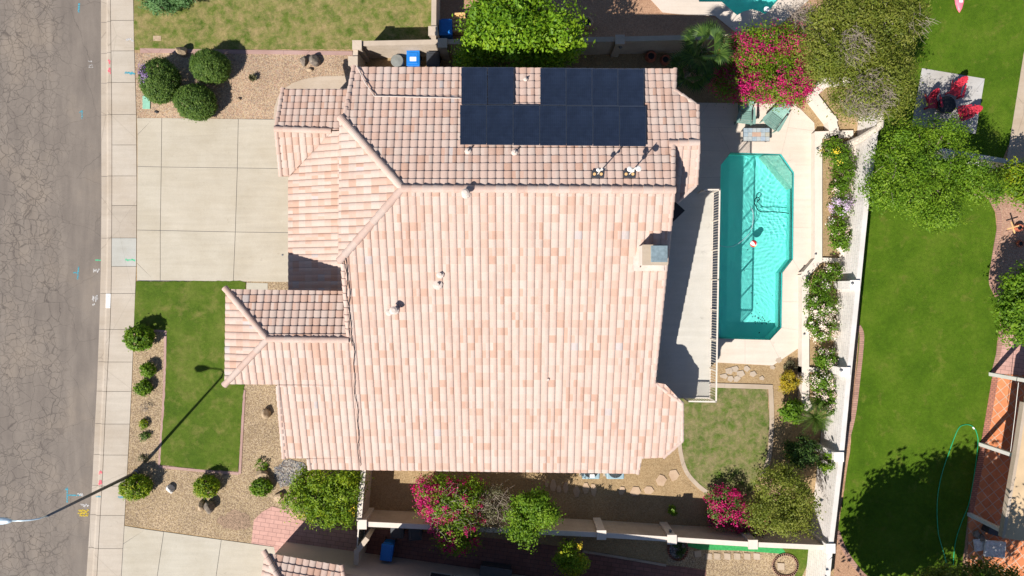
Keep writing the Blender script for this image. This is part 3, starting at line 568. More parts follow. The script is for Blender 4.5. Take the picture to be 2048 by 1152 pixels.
# ------------------------------------------------------------------ roofs
TW, TE = 0.304, 0.318            # tile width and horizontal exposure
def hsh(i, j, s=0): return random.Random((i * 73856093) ^ (j * 19349663) ^ (s * 83492791)).random()
PROF = [(0.0, -0.010), (0.03, 0.002), (0.16, 0.010), (0.30, 0.021), (0.46, 0.032), (0.62, 0.037), (0.76, 0.035), (0.88, 0.026), (0.965, 0.006), (0.98, -0.010), (1.0, -0.010)]
def inpoly(x, y, p):
    c = False
    for i in range(len(p)):
        a, b = p[i], p[i - 1]
        if (a[1] > y) != (b[1] > y) and x < (b[0] - a[0]) * (y - a[1]) / (b[1] - a[1]) + a[0]: c = not c
    return c
def tiles(mb, pieces, pl, seed=0, u0=0.0, v0=0.0, flip=False, warm=0.0):
    """barrel tiles on plane z=a+bx+cy over convex world polygons; rows run across the slope"""
    a, b, c = pl; g = Vector((-b, -c)); g.normalize(); u = Vector((-g.y, g.x))    # g points down the slope
    if flip: u = -u
    for poly in pieces:
        if sum(p[0] * q[1] - q[0] * p[1] for p, q in zip(poly, poly[1:] + poly[:1])) < 0: poly = poly[::-1]
        us = [Vector(p).dot(u) - u0 for p in poly]; vs_ = [Vector(p).dot(g) - v0 for p in poly]
        bm = bmesh.new(); lay = bm.faces.layers.float.new('tone')
        vmax = max(vs_)
        def emit(bmx, i, j, full):
            V = []
            r = hsh(i, j, seed); r2 = hsh(i, j, seed + 5); r3 = hsh(i, j, seed + 9)
            t1 = r ** (1.0) ; t2 = t1 if r2 < 0.6 else r3
            jit = (hsh(i, j, 3) - 0.5) * 0.008
            for k_, dv in enumerate((0.0, TE + 0.02)):
                for s, h in PROF:
                    q = u * ((i + s) * TW + u0) + g * (j * TE + dv + v0); lift = 0.0 if k_ == 0 else 0.046 + jit
                    V.append((q.x, q.y, a + b * q.x + c * q.y + h + lift))
            q0 = len(PROF)
            for s, h in PROF:
                q = u * ((i + s) * TW + u0) + g * (j * TE + TE + 0.02 + v0)
                V.append((q.x, q.y, a + b * q.x + c * q.y + h * 0.85 - 0.006))
            FS = []
            for n_ in range(q0 - 1):
                tt = t1 if PROF[n_][0] < 0.42 else t2
                f = (n_, q0 + n_, q0 + n_ + 1, n_ + 1) if not flip else (n_, n_ + 1, q0 + n_ + 1, q0 + n_)
                FS.append((f, tt))
                f = (q0 + n_, 2 * q0 + n_, 2 * q0 + n_ + 1, q0 + n_ + 1) if not flip else (q0 + n_, q0 + n_ + 1, 2 * q0 + n_ + 1, 2 * q0 + n_)
                FS.append((f, tt))
            if full:
                n0 = len(mb.v); mb.v += V
                for f, tt in FS: mb.f.append([x + n0 for x in f]); mb.t.append(tt)
            else:
                vv = [bm.verts.new(x) for x in V]
                for f, tt in FS:
                    fc = bm.faces.new([vv[x] for x in f]); fc[lay] = tt
        for i in range(int(math.floor(min(us) / TW)), int(math.ceil(max(us) / TW)) + 1):
            for j in range(int(math.floor(min(vs_) / TE)), int(math.ceil(max(vs_) / TE)) + 1):
                cs = [u * ((i + s) * TW + u0) + g * ((j + t) * TE + v0) for s in (0, .5, 1) for t in (0, .5, 1.07)]
                k_ = sum(inpoly(q.x, q.y, poly) for q in cs)
                if k_ == 9: emit(bm, i, j, True)
                elif k_ > 0: emit(bm, i, j, False)
                else:
                    # cell may be crossed by a corner of the outline
                    for p in poly:
                        uu = Vector(p).dot(u) - u0; vv_ = Vector(p).dot(g) - v0
                        if i * TW <= uu <= (i + 1) * TW and j * TE <= vv_ <= (j + 1) * TE: emit(bm, i, j, False); break
        for p, q in zip(poly, poly[1:] + poly[:1]):
            d = Vector((q[0] - p[0], q[1] - p[1], 0)); nrm = Vector((d.y, -d.x, 0))
            if d.length < 1e-5: continue
            bmesh.ops.bisect_plane(bm, geom=bm.verts[:] + bm.edges[:] + bm.faces[:], plane_co=(p[0], p[1], 0), plane_no=nrm.normalized(), clear_outer=True)
        bm.verts.index_update(); n0 = len(mb.v); mb.v += [tuple(v.co) for v in bm.verts]
        for f in bm.faces: mb.f.append([v.index + n0 for v in f.verts]); mb.t.append(f[lay])
        bm.free()
def caps(a, b, r=0.125, step=0.36, lift=0.05, seed=1, mb=None):
    """overlapping half-round cap tiles from a up to b"""
    mb = mb or MB(); a = Vector(a); b = Vector(b); L = (b - a).length; d = (b - a).normalized(); n = max(1, round(L / step)); st = L / n
    side = Vector((-d.y, d.x, 0)).normalized(); up = d.cross(side) * -1
    if up.z < 0: up = -up
    for i in range(n):
        p = a + d * (i * st - 0.03); q = a + d * ((i + 1) * st + 0.02); t = hsh(i, seed, 17) * 0.75; V = []
        for pt, rr, lf in ((p, r * 1.10, lift + 0.03), (q, r * 0.92, lift)):
            for k_ in range(9):
                an = math.pi * k_ / 8; V.append(pt + side * math.cos(an) * rr + up * (math.sin(an) * rr * 0.85 + lf - 0.05))
        FS = [(k_, k_ + 1, 10 + k_, 9 + k_) for k_ in range(8)] + [tuple(range(8, -1, -1))] + [tuple(range(9, 18))]
        mb.add(V, FS, t)
    return mb
def rake(a, b, seed=1, mb=None, r=0.10): return caps(a, b, r, 0.31, 0.03, seed, mb)
def clean(mb): return mb

PN = (8 - 0.0 + 0.33 * 3.72, 0, -0.33); PS = (8 - 0.351 * 3.72, 0, 0.351); PW = (7.05 + 0.368 * 6.74, 0.368, 0)
PG = (3.0 + 0.36 * 10.11, 0.36, 0); PBN = (3.8 + 0.35 * 7.0, 0, -0.35); PBS = (3.8 - 0.35 * 7.0, 0, 0.35)
PWN = (5.97 - 0.35 * 2.09, 0, -0.35); PWW = (5.97 + 0.35 * 10.0, 0.35, 0); PBY = (7.36 - 0.33 * 5.66, 0, 0.33)
def w2(pl, pts): return [Q(x, y, pl).xy[:] for x, y in pts]
house = thing('house', 'large two storey stucco house with a pink barrel tile roof and solar panels', 'house', (0, 0, 0))
N_P = [[(707, 134), (1350, 138), (1350, 380), (805, 376), (686, 236)], [(1350, 183), (1395, 212), (1397, 286), (1350, 288)]]
S_P = [[(805, 376), (1350, 380), (1310, 765), (1278, 947), (725, 940), (682, 520)], [(1310, 765), (1330, 768), (1365, 805), (1365, 880), (1325, 915), (1283, 917)]]
E_P = [[(535, 678), (698, 680), (707, 770), (450, 768)], [(555, 770), (707, 770), (722, 917), (567, 916)], [(617, 917), (722, 917), (725, 940), (620, 938)]]
WN_P = [[(535, 678), (450, 578), (692, 582), (698, 680)]]; WW_P = [[(535, 678), (450, 768), (452, 578)]]
G_P = [[(577, 357), (582, 350), (665, 263), (700, 262), (700, 600), (577, 600)]]
BN_P = [[(565, 178), (712, 178), (700, 262), (551, 256)]]; BS_P = [[(551, 256), (665, 263), (580, 352), (561, 352)]]
UW_P = [[(805, 376), (682, 520), (677, 519), (679, 240), (686, 236)]]
BY_P = [[(1335, 288), (1397, 286), (1391, 370), (1350, 405), (1335, 405)]]
def roof(parts, seed=0):
    mb = MB()
    for pcs, pl, kw in parts: tiles(mb, [w2(pl, p) for p in pcs], pl, **kw)
    return mb.build('roof', M['roof_tile'], house)
def slab(parts, name='fascia', parent=None):
    mb = MB()
    for pcs, pl, ins in parts:
        for p in pcs:
            ww = w2(pl, p); cx = sum(x for x, y in ww) / len(ww); cy = sum(y for x, y in ww) / len(ww)
            ww = [(x + (cx - x) * 0.006, y + (cy - y) * 0.006) for x, y in ww]
            if sum(p_[0] * q_[1] - q_[0] * p_[1] for p_, q_ in zip(ww, ww[1:] + ww[:1])) < 0: ww = ww[::-1]
            f = lambda x, y: pl[0] + pl[1] * x + pl[2] * y
            mb.prism(ww, lambda x, y: f(x, y) - 0.22, lambda x, y: f(x, y) - 0.03)
    return mb.build(name, M['wood_trim'], parent)
r_main = roof([(N_P, PN, dict(seed=1, flip=True)), (S_P, PS, dict(seed=2)), (UW_P, PW, dict(seed=3, flip=True)), (BY_P, PBY, dict(seed=4))])
slab([(N_P, PN, 0), (S_P, PS, 0), (UW_P, PW, 0), (BY_P, PBY, 0)], parent=r_main)
r_wing = roof([(E_P, PS, dict(seed=2)), (WN_P, PWN, dict(seed=6, flip=True)), (WW_P, PWW, dict(seed=7, flip=True))]); slab([(E_P, PS, 0), (WN_P, PWN, 0), (WW_P, PWW, 0)], parent=r_wing)
r_gar = roof([(G_P, PG, dict(seed=8, flip=True)), (BN_P, PBN, dict(seed=9, flip=True)), (BS_P, PBS, dict(seed=10))]); slab([(G_P, PG, 0), (BN_P, PBN, 0), (BS_P, PBS, 0)], parent=r_gar)
def capobj(name, parent, segs, fn=caps, **kw):
    for i, (a, b) in enumerate(segs): fn(a, b, seed=i + 3, mb=None, **kw).build(name, M['roof_tile'], parent)
q = lambda x, y, pl: Q(x, y, pl)
apex = q(805, 377, PN)
capobj('ridge_cap', r_main, [(apex, q(1350, 380, PN))], r=0.15, step=0.4)
capobj('hip_cap', r_main, [(q(682, 236, PN), apex), (q(680, 521, PS), apex)], r=0.15)
capobj('rake_tiles', r_main, [(q(708, 134, PN), q(690, 232, PN)), (q(1346, 290, PN), q(1346, 374, PN)), (q(1307, 764, PS), q(1346, 386, PS)), (q(686, 528, PS), q(697, 672, PS))], rake)
capobj('rake_tiles', r_main, [(q(1350, 139, PN), q(1349, 180, PN)), (q(1350, 181, PN), q(1394, 211, PN)), (q(1395, 212, PN), q(1396, 284, PN)), (q(1363, 806, PS), q(1312, 767, PS)), (q(1364, 880, PS), q(1364, 806, PS)), (q(1327, 914, PS), q(1364, 882, PS)), (q(1275, 946, PS), q(1280, 918, PS))], rake, r=0.085)
capobj('ridge_cap', r_main, [(q(1338, 287, PN), q(1398, 285, PN))], r=0.13); capobj('rake_tiles', r_main, [(q(1392, 368, PBY), q(1397, 290, PBY)), (q(1354, 403, PBY), q(1391, 370, PBY))], rake, r=0.09)
aw = q(535, 678, PWN)
capobj('ridge_cap', r_wing, [(aw, q(697, 680, PWN))], r=0.13); capobj('hip_cap', r_wing, [(q(451, 577, PWN), aw), (q(450, 769, PS), aw)], r=0.13)
capobj('rake_tiles', r_wing, [(q(568, 915, PS), q(556, 772, PS)), (q(620, 937, PS), q(617, 918, PS))], rake)
capobj('ridge_cap', r_gar, [(q(551, 258, PBN), q(662, 262, PBN))], r=0.13, step=0.38); capobj('rake_tiles', r_gar, [(q(566, 178, PBN), q(553, 252, PBN)), (q(562, 351, PBS), q(553, 262, PBS))], rake)
# walls
zN = lambda x, y: PN[0] + PN[2] * y; zS = lambda x, y: PS[0] + PS[2] * y; zG = lambda x, y: PG[0] + PG[1] * x; zBN = lambda x, y: PBN[0] + PBN[2] * y; zBS = lambda x, y: PBS[0] + PBS[2] * y
zE = lambda x, y: PBY[0] + PBY[2] * y
mb = MB()
def rect(x0, y0, x1, y1): return [(x0, y0), (x1, y0), (x1, y1), (x0, y1)]
def wl(r, f, lo=-0.05): mb.prism(r, lo, (lambda x, y: f(x, y) - 0.24) if callable(f) else f)
wl(rect(-4.1, 3.72, 6.0, 8.45), zN); wl(rect(-4.1, -7.3, 5.7, 3.72), zS); wl(rect(-6.3, 6.3, -4.103, 8.45), zN); wl(rect(-6.3, -7.3, -4.103, 1.1), zS); wl(rect(-6.3, 1.103, -4.103, 6.297), 6.75); wl(rect(6.003, 5.66, 6.9, 6.9), zN); wl(rect(6.003, 4.3, 6.9, 5.66), zE)
wl([(5.703, -7.0), (6.1, -7.0), (6.7, -6.3), (6.7, -4.9), (6.2, -4.4), (5.703, -4.4)], lambda x, y: zS(x, y))
wl(rect(-11.3, -3.6, -6.303, -0.55), 5.05); wl(rect(-9.1, -7.2, -6.303, -3.603), zS)
wl(rect(-9.55, -0.547, -6.303, 5.25), zG); wl(rect(-9.7, 5.253, -6.303, 7.0), zBS); wl(rect(-9.7, 7.003, -6.303, 8.6), zBN)
mb.build('wall', M['stucco'], house)
def opening(name, x, y, z, wd, ht, rz, m1='white_paint', m2='glass'):
    R_ = Matrix.Rotation(rz, 3, 'Z'); c = Vector((x, y, z)); f = MB()
    for dx in (-wd / 2, 0, wd / 2): f.box(c + R_ @ Vector((dx, 0, 0)), (0.07, 0.09, ht), rz)
    for dz in (-ht / 2, ht / 2): f.box(c + Vector((0, 0, dz)), (wd + 0.07, 0.084, 0.07), rz)
    o = f.build(name, M[m1], house); MB().box(c, (wd, 0.03, ht), rz).build('pane', M[m2], o); return o
gd = MB()
for i in range(4): gd.box((-9.585, 2.4, 0.3 + i * 0.53), (0.06, 4.9, 0.51))
gd.build('garage_door', M['rail_paint'], house)
d = opening('door', -9.56, -0.2, 1.05, 0.5, 2.0, math.pi / 2, 'wood_trim', 'wood_trim')
for a in [(-11.32, -2.1, 1.6, 1.8, 1.3, math.pi / 2), (-9.12, -5.4, 1.6, 1.6, 1.3, math.pi / 2), (-3, 8.47, 1.6, 1.5, 1.2, 0), (1, 8.47, 4.6, 1.5, 1.2, 0), (-3, 8.47, 4.6, 1.5, 1.2, 0), (-2.5, -7.32, 1.6, 1.6, 1.2, 0), (2.5, -7.32, 1.6, 1.6, 1.2, 0)]: opening('window', *a)
for a in [(6.02, 1.2, 4.5, 2.4, 2.1, math.pi / 2), (5.72, -2.2, 4.5, 1.6, 1.9, math.pi / 2), (5.72, -1.5, 1.15, 3.0, 2.1, math.pi / 2), (6.92, 5.3, 4.6, 1.2, 1.3, math.pi / 2), (6.72, -5.6, 1.5, 1.0, 1.3, math.pi / 2)]: opening('window', *a)
# chimney
c0 = q(1306, 513, PS); cz = c0.z
ch = MB(); ctr = P(1309, 510, cz + 0.95)
ch.box((ctr.x - 0.0, ctr.y + 0.0, cz + 0.28), (0.92, 0.74, 1.30)).build('chimney', M['planter_stucco'], house)
chim = [o for o in house.children if o.name.startswith('chimney')][0]
m = MB(); m.box((ctr.x + 0.02, ctr.y, cz + 0.965), (0.96, 0.78, 0.07)); m.build('chimney_crown', M['path_concrete'], chim)
m = MB(); m.box((ctr.x + 0.12, ctr.y + 0.03, cz + 1.10), (0.50, 0.54, 0.20)); m.box((ctr.x + 0.12, ctr.y + 0.03, cz + 1.23), (0.62, 0.62, 0.05)); m.build('chimney_cap', M['lead'], chim, bevel=0.01)
m = MB(); m.box((ctr.x - 0.52, ctr.y - 0.06, cz + 0.0), (0.26, 0.86, 0.16)); m.build('flashing', M['mortar_white'], chim); m = MB(); m.box((ctr.x + 0.0, ctr.y - 0.47, cz - 0.10), (1.2, 0.22, 0.12)); m.build('flashing', M['mortar_white'], chim)
# vents
def vent(px, py, pl, h=0.3, r=0.07, cap=True, skirt=0.19):
    b = q(px, py, pl); m = MB(); m.lathe([(r, -0.15), (r, h)], b, 12)
    if cap: m.lathe([(r * 1.7, h - 0.02), (r * 1.8, h + 0.05), (r * 0.9, h + 0.10)], b, 14)
    o = m.build('vent_pipe', M['mortar_white'], r_main)
    MB().lathe([(skirt, 0.02), (skirt * 0.85, 0.10), (r * 1.2, 0.13)], b, 10).build('flashing', M['mortar_white'], o)
vent(932, 388, PS, 0.42, 0.08); vent(876, 569, PS, 0.22, 0.06, False, 0.22); vent(881, 549, PS, 0.2, 0.06, False, 0.17); vent(791, 620, PS, 0.45, 0.09); vent(779, 624, PS, 0.15, 0.06, False, 0.17)
vent(1096, 759, PS, 0.12, 0.04, False, 0.07); vent(936, 303, PN, 0.28, 0.03, False, 0.14); vent(1029, 306, PN, 0.28, 0.03, False, 0.14); vent(1051, 160, PN, 0.22, 0.03, False, 0.10)
# conduit and wire
def onroof(px, py, pl, dz): return q(px, py, pl) + Vector((0, 0, dz))
m = MB(); m.tube([onroof(714, 132, PN, 0.12), onroof(732, 168, PN, 0.14), onroof(750, 194, PN, 0.12), onroof(800, 195, PN, 0.12), onroof(920, 198, PN, 0.12)], 0.022, 6); m.build('conduit', M['mortar_white'], r_main)
m = MB(); m.tube([onroof(x + math.sin(y * .11) * 1.3 + math.sin(y * .047) * 1.5, y, PS, 0.10) for x, y in [(692 + (y - 505) * 0.085 - max(0, 0.00004 * (y - 505) ** 2) , y) for y in range(508, 940, 9)]], 0.014, 5); m.build('roof_cable', M['black'], r_main)
m = MB(); m.tube([onroof(x + math.sin(y * .09 + 2) * 2.2, y, PS, 0.09) for x, y in [(690 + (y - 505) * 0.07, y) for y in range(512, 700, 9)]], 0.011, 5); m.build('roof_cable', M['black'], r_main)
# balcony
DZ = 3.34
bal = MB(); D = lambda x, y: P(x, y, DZ).xy[:]
bal.prism([D(1300, 384), D(1427, 384), D(1424, 560), D(1420, 797), D(1300, 797)], DZ - 0.25, DZ)
balo = bal.build('balcony', M['balcony_concrete'], house)
def railing(pts, z0, h, name, parent, gap=0.115, posts=None, mat='rail_paint'):
    m = MB(); pts = [Vector((p[0], p[1], 0)) for p in pts]
    for a, b in zip(pts, pts[1:]):
        d = b - a; L = d.length; rz = math.atan2(d.y, d.x); c = (a + b) / 2
        m.box((c.x, c.y, z0 + h), (L + 0.05, 0.06, 0.045), rz); m.box((c.x, c.y, z0 + 0.09), (L, 0.035, 0.03), rz)
        n = int(L / gap)
        for i in range(n + 1):
            p = a + d * (i / n); m.box((p.x, p.y, z0 + h / 2 + 0.03), (0.018, 0.018, h - 0.05), rz)
        n = max(1, round(L / 1.45))
        for i in range(n + 1):
            p = a + d * (i / n); m.box((p.x, p.y, z0 + h / 2), (0.05, 0.05, h + 0.002), rz + 0.0)
    return m.build(name, M[mat], parent)
railing([D(1396, 386), D(1425.5, 386), D(1422.5, 560), D(1418.5, 796), D(1366, 795)], DZ, 1.02, 'railing', balo)
m = MB()
for p in [(1419, 400), (1418, 590), (1413, 785)]:
    v = D(*p); MB().box((v[0] - 0.1, v[1], DZ / 2 - 0.13), (0.22, 0.22, DZ - 0.25)).build('post', M['stucco'], balo)
m = MB(); m.prism([P(x, y, 4.6).xy[:] for x, y in [(1349, 402), (1370, 421), (1345, 445), (1325, 425)]], 4.55, 4.6); m.build('black_panel', M['black'], house)  # thin flat black diamond sheet beside the bay roof, above the balcony

# solar panels
def panel(px0, py0, px1, py1, label):
    lift = 0.17; pl = (PN[0] + lift, PN[1], PN[2]); A = [Q(px0, py0, pl), Q(px1, py0, pl), Q(px1, py1, pl), Q(px0, py1, pl)]
    o = Vector((A[3].x, A[3].y, A[3].z)); t = thing('solar_panel', label, 'solar panel', o, 'solar panels on the north roof slope')
    cx = (A[0] + A[1] + A[2] + A[3]) / 4; ins = [cx + (p - cx) * 0.982 for p in A]; th = Vector((0, 0, 0.035))
    m = MB(); m.add([p - th for p in A] + A + ins, [(0, 1, 5, 4), (1, 2, 6, 5), (2, 3, 7, 6), (3, 0, 4, 7), (3, 2, 1, 0), (4, 5, 9, 8), (5, 6, 10, 9), (6, 7, 11, 10), (7, 4, 8, 11)])
    # faces wind clockwise from above; flip them all
    m.f = [list(reversed(f)) for f in m.f]; m.build('frame', M['panel_frame'], t)
    m = MB(); m.add([p - Vector((0, 0, 0.004)) for p in ins], [(3, 2, 1, 0)]); m.build('cells', M['solar_cells'], t)
    m = MB()
    for a_, b_ in ((A[0], A[3]), (A[1], A[2])):
        for f_ in (0.2, 0.8): p = a_ + (b_ - a_) * f_; m.box((p.x, p.y, p.z - 0.10), (0.04, 0.05, 0.13))
    m.build('mount', M['panel_joint'], t)
xs = [921, 974, 1027]
for i in range(2): panel(922 + i * 53 + 0.7, 134.5, 974 + i * 53, 208.5, ['solar panel at the left end of the upper row', 'solar panel in the upper row left of the strip of bare tiles'][i])
ups = ['solar panel in the upper row right of the strip of bare tiles', 'second solar panel right of the bare tiles in the upper row', 'solar panel next to the right end of the upper row', 'solar panel at the right end of the upper row']
for i in range(4): panel(1080 + i * 51.8 + 0.7, 136 + i * 0.7, 1080 + (i + 1) * 51.8, 210 + i * 0.7, ups[i])
low = ['solar panel at the left end of the lower row', 'second solar panel from the left in the lower row', 'solar panel just below the strip of bare tiles', 'middle solar panel of the lower row', 'third solar panel from the right in the lower row', 'second solar panel from the right in the lower row', 'solar panel at the right end of the lower row by the masts']
for i in range(7): panel(919.5 + i * 53.2 + 0.7, 210 + i * 0.4, 919.5 + (i + 1) * 53.2, 289 + i * 0.55, low[i])
# two masts with lamp heads on the north slope
def mast(px, py, label, big):
    b = q(px, py, PN); t = thing('roof_mast', label, 'mast', b, 'masts on the north roof slope')
    m = MB(); m.box((b.x, b.y, b.z + 0.075), (0.46, 0.30, 0.06)); m.build('base_tray', M['black_plastic'], t)
    for s_ in (-.13, .13): MB().lathe([(0.06, 0.10), (0.055, 0.13)], (b.x + s_, b.y, b.z), 10).build('boot', M['wood'], t)
    hh = 1.35 if big else 1.25; top = b + Vector((0.0, 0.02, hh)); m = MB(); m.tube([b + Vector((0, 0, .05)), top], 0.022, 8); m.build('pole', M['white_paint'], t)
    for dx, z, s in (((-0.15, hh - 0.35, 0.10), (0.16, hh - 0.25, 0.11), (0.0, hh - 0.60, 0.08)) if big else ((-0.09, hh - 0.40, 0.07), (0.04, hh - 0.28, 0.05))):
        m = MB(); m.lathe([(s * 0.3, -0.05), (s * 0.9, -0.02), (s, 0.03), (s * 0.55, 0.055)], (b.x + dx, b.y + 0.03, b.z + z), 12)
        m.tube([(b.x, b.y + .01, b.z + z), (b.x + dx, b.y + 0.03, b.z + z)], 0.012, 5); m.build('lamp_head', M['white_paint'], t)
mast(1195, 349, 'slimmer white mast in a black tray on the roof below the panels', False)
mast(1258, 349, 'white mast with three round heads on the roof near its right end', True)

# ------------------------------------------------------------------ garden walls
def gwall(label, pts, h, mat, name='block_wall', th=0.2, pillars=(), base=-0.05, capm=None, pmat=None, ph=0.08):
    """pts: pixels of the top centre line"""
    w_ = [P(x, y, h) for x, y in pts]; t = thing(name, label, 'wall', (w_[0].x, w_[0].y, 0)); m = MB(); c = MB()
    for i, (a, b) in enumerate(zip(w_, w_[1:])):
        d = b - a; L = d.length; rz = math.atan2(d.y, d.x); mid = (a + b) / 2; e = (i % 2) * 0.003
        ex = th if len(w_) > 2 else 0
        m.box((mid.x, mid.y, (h - 0.05 + base) / 2), (L + ex * 0.9, th, h - 0.05 - base - e), rz)
        c.box((mid.x, mid.y, h - 0.025 + e), (L + ex, th + 0.03, 0.05), rz)
    m.build('wall_panel', M[mat], t); c.build('coping', M[capm or mat], t)
    for x, y in pillars:
        v = P(x, y, h + ph); m = MB(); m.box((v.x, v.y, (h + ph + base) / 2 - 0.02), (0.38, 0.38, h + ph - base - 0.04)); o = m.build('pillar', M[pmat or mat], t)
        MB().box((v.x, v.y, h + ph - 0.01), (0.44, 0.44, 0.06)).build('pillar_cap', M[pmat or mat], o)
    return t
gwall('tan block wall along the north side behind the bins and palm', [(712, 87), (867, 84), (1240, 78), (1460, 73), (1640, 70)], 1.8, 'tan_block', pillars=[(714, 90), (1240, 79), (885, 86)])
gwall('short tan wall beside the left front corner of the house roof', [(711, 100), (707, 160)], 1.75, 'tan_block', pillars=[(706, 122)])
gwall('tan wall dividing the brown lawn from the north dirt yard', [(869, -110), (867, 80)], 1.8, 'tan_block', pillars=[(866, 62)])
gwall('tan wall running south from the house by the yellow-green shrub', [(728, 925), (718, 1042)], 1.8, 'tan_block', capm='planter_stucco')
gwall('long tan block wall with pale coping along the south side', [(724, 1048), (1203, 1070), (1506, 1089), (1664, 1096)], 1.8, 'tan_block', capm='planter_stucco', pillars=[(724, 1049), (1203, 1070), (1344, 1079), (1506, 1089)], pmat='planter_stucco')
gwall('white painted block wall beside the wide green lawn', [(1771, 90), (1752, 262), (1733, 405), (1717, 565), (1699, 738), (1683, 908), (1661, 1096), (1648, 1230)], 2.0, 'white_block', pillars=[(1710, 570), (1691, 744), (1678, 914), (1661, 1097)], pmat='white_block')
gwall('low white wall behind the leafy tree by the concrete path', [(1880, 300), (2026, 325), (2200, 340)], 1.2, 'white_block')
gwall('cream zigzag planter wall under the olive tree by the terrace', [(1700, 163), (1650, 165), (1624, 188), (1664, 240), (1668, 262), (1668, 268)], 0.5, 'planter_stucco', 'planter_wall', 0.42)
gwall('long cream planter wall from the terrace corner down to the palm', [(1700, 268), (1637, 270), (1637, 519), (1611, 550), (1611, 740), (1611, 800), (1618, 816)], 0.5, 'planter_stucco', 'planter_wall', 0.33)
gwall('cream cross wall between two rose beds above the bend', [(1645, 520), (1686, 521)], 0.5, 'planter_stucco', 'planter_wall', 0.2)
gwall('cream cross wall between the two lowest rose beds', [(1618, 739), (1672, 742)], 0.5, 'planter_stucco', 'planter_wall', 0.2)
gwall('narrow cream ledge at the foot of the white block wall', [(1706, 290), (1695, 405), (1683, 545), (1676, 700), (1668, 800)], 0.5, 'planter_stucco', 'planter_wall', 0.26)
struct('planter_soil', MB().prism([P(x, y, 0.38).xy[:] for x, y in [(1640, 272), (1720, 262), (1706, 400), (1690, 560), (1670, 800), (1655, 840), (1620, 830), (1612, 780), (1612, 552), (1639, 520)]], -0.05, 0.38), 'soil')
struct('planter_soil', MB().prism([P(x, y, 0.36).xy[:] for x, y in [(1652, 168), (1745, 168), (1745, 262), (1672, 262), (1668, 238), (1630, 190)]], -0.05, 0.36), 'soil')
# gate by the south pillar
t = thing('side_gate', 'grey metal gate between the wall pillar and the neighbour house', 'gate', P(713, 1070, 0)); m = MB(); a = P(717, 1050, 1.7); b = P(714, 1094, 1.7)
dd = b - a; rz = math.atan2(dd.y, dd.x); mid = (a + b) / 2; m.box((mid.x, mid.y, 1.65), (dd.length, .05, .05), rz); m.box((mid.x, mid.y, .15), (dd.length, .05, .05), rz); m.build('gate_frame', M['rail_paint'], t)
m = MB()
for i in range(9): p = a + dd * (i / 8); m.box((p.x, p.y, 0.9), (0.02, 0.09, 1.5), rz)
m.build('gate_slats', M['pole_steel'], t)
gwall('short tan wall stub joining the gate to the neighbour house', [(732, 1080), (713, 1104), (712, 1126)], 1.9, 'tan_block')

# ------------------------------------------------------------------ neighbour house to the south, patio cover to the east
nh = thing('neighbour_house', "neighbour's house with barrel tile roof at the bottom left edge", 'house', P(620, 1150, 0))
pth = Vector((0.991, -0.135)); 
A0 = P(572, 1083, 0); B0 = P(1056, 1152, 0); dN = (B0 - A0).normalized(); nS = Vector((dN.y, -dN.x, 0))
def nb(s, t): v = A0 + dN * s + nS * t; return (v.x, v.y)
m = MB(); m.prism([nb(0, 0), nb(0, 9), nb(4.2, 9), nb(4.2, 0)], -0.05, 2.55); m.prism([nb(4.203, 0.0), nb(4.203, 9.2), nb(17.5, 9.2), nb(17.5, 0.0)], -0.05, 5.2); m.build('wall', M['stucco'], nh)
# garage roof: ridge rises southward
e0 = P(531, 1104, 2.75); e1 = P(684, 1130, 2.75); ed = (e1 - e0).normalized(); en = Vector((ed.y, -ed.x, 0))
cc = -0.35 * en.y * -1; 
pln = (2.75 - 0.35 * (en.x * e0.x + en.y * e0.y), 0.35 * en.x, 0.35 * en.y)
mb = MB(); E = lambda s, t: ((e0 + ed * s + en * t).x, (e0 + ed * s + en * t).y); L_ = (e1 - e0).length
tiles(mb, [[E(0, 0), E(L_, 0), E(L_ + 1.6, 3.4), E(3.4, 3.4)]], pln, seed=21, flip=True, v0=-(e0.x * en.x + e0.y * en.y))
plw = (2.75 - 0.35 * (ed.x * e0.x + ed.y * e0.y), 0.35 * ed.x, 0.35 * ed.y); tiles(mb, [[E(0, 0), E(3.4, 3.4), E(0, 6.8)]], plw, seed=22, flip=True)
rr = mb.build('roof', M['roof_tile'], nh)
capobj('hip_cap', rr, [((*E(-0.05, -0.05), 2.78), (*E(3.4, 3.4), 2.75 + 1.19))], r=0.13); capobj('rake_tiles', rr, [((*E(L_, 0.02), 2.78), (*E(L_ + 1.6, 3.4), 2.75 + 1.19))], rake)
m = MB(); m.prism([nb(3.9, -0.45), nb(3.9, 9.6), nb(17.9, 9.6), nb(17.9, -0.45)][::1], 5.2, 5.32); m.build('eave', M['wood_trim'], nh)
for s_, wd in ((7.9, 1.0), (9.0, 0.9)):
    v = nb(s_, -0.01); rz = math.atan2(dN.y, dN.x); R_ = Matrix.Rotation(rz, 3, 'Z'); c = Vector((v[0], v[1], 1.75)); f = MB()
    for dx in (-wd / 2, wd / 2): f.box(c + R_ @ Vector((dx, 0, 0)), (0.06, 0.08, 1.1), rz)
    for dz in (-.55, .55): f.box(c + Vector((0, 0, dz)), (wd + .06, 0.074, 0.06), rz)
    o = f.build('window', M['rail_paint'], nh); MB().box(c, (wd, 0.03, 1.1), rz).build('pane', M['glass'], o)
v = nb(10.5, -0.2); tag(MB().box((v[0], v[1], 0.35), (1.45, 0.5, 0.7), math.atan2(dN.y, dN.x), taper=1).box((v[0], v[1], 0.73), (1.55, 0.58, 0.05), math.atan2(dN.y, dN.x)).build('storage_box', M['pole_steel']), 'grey storage box against the shaded neighbour wall', 'storage box')
m = MB()
pc = thing('patio_cover', 'tan flat patio roof with white beams at the right edge', 'patio cover', P(2000, 960, 0))
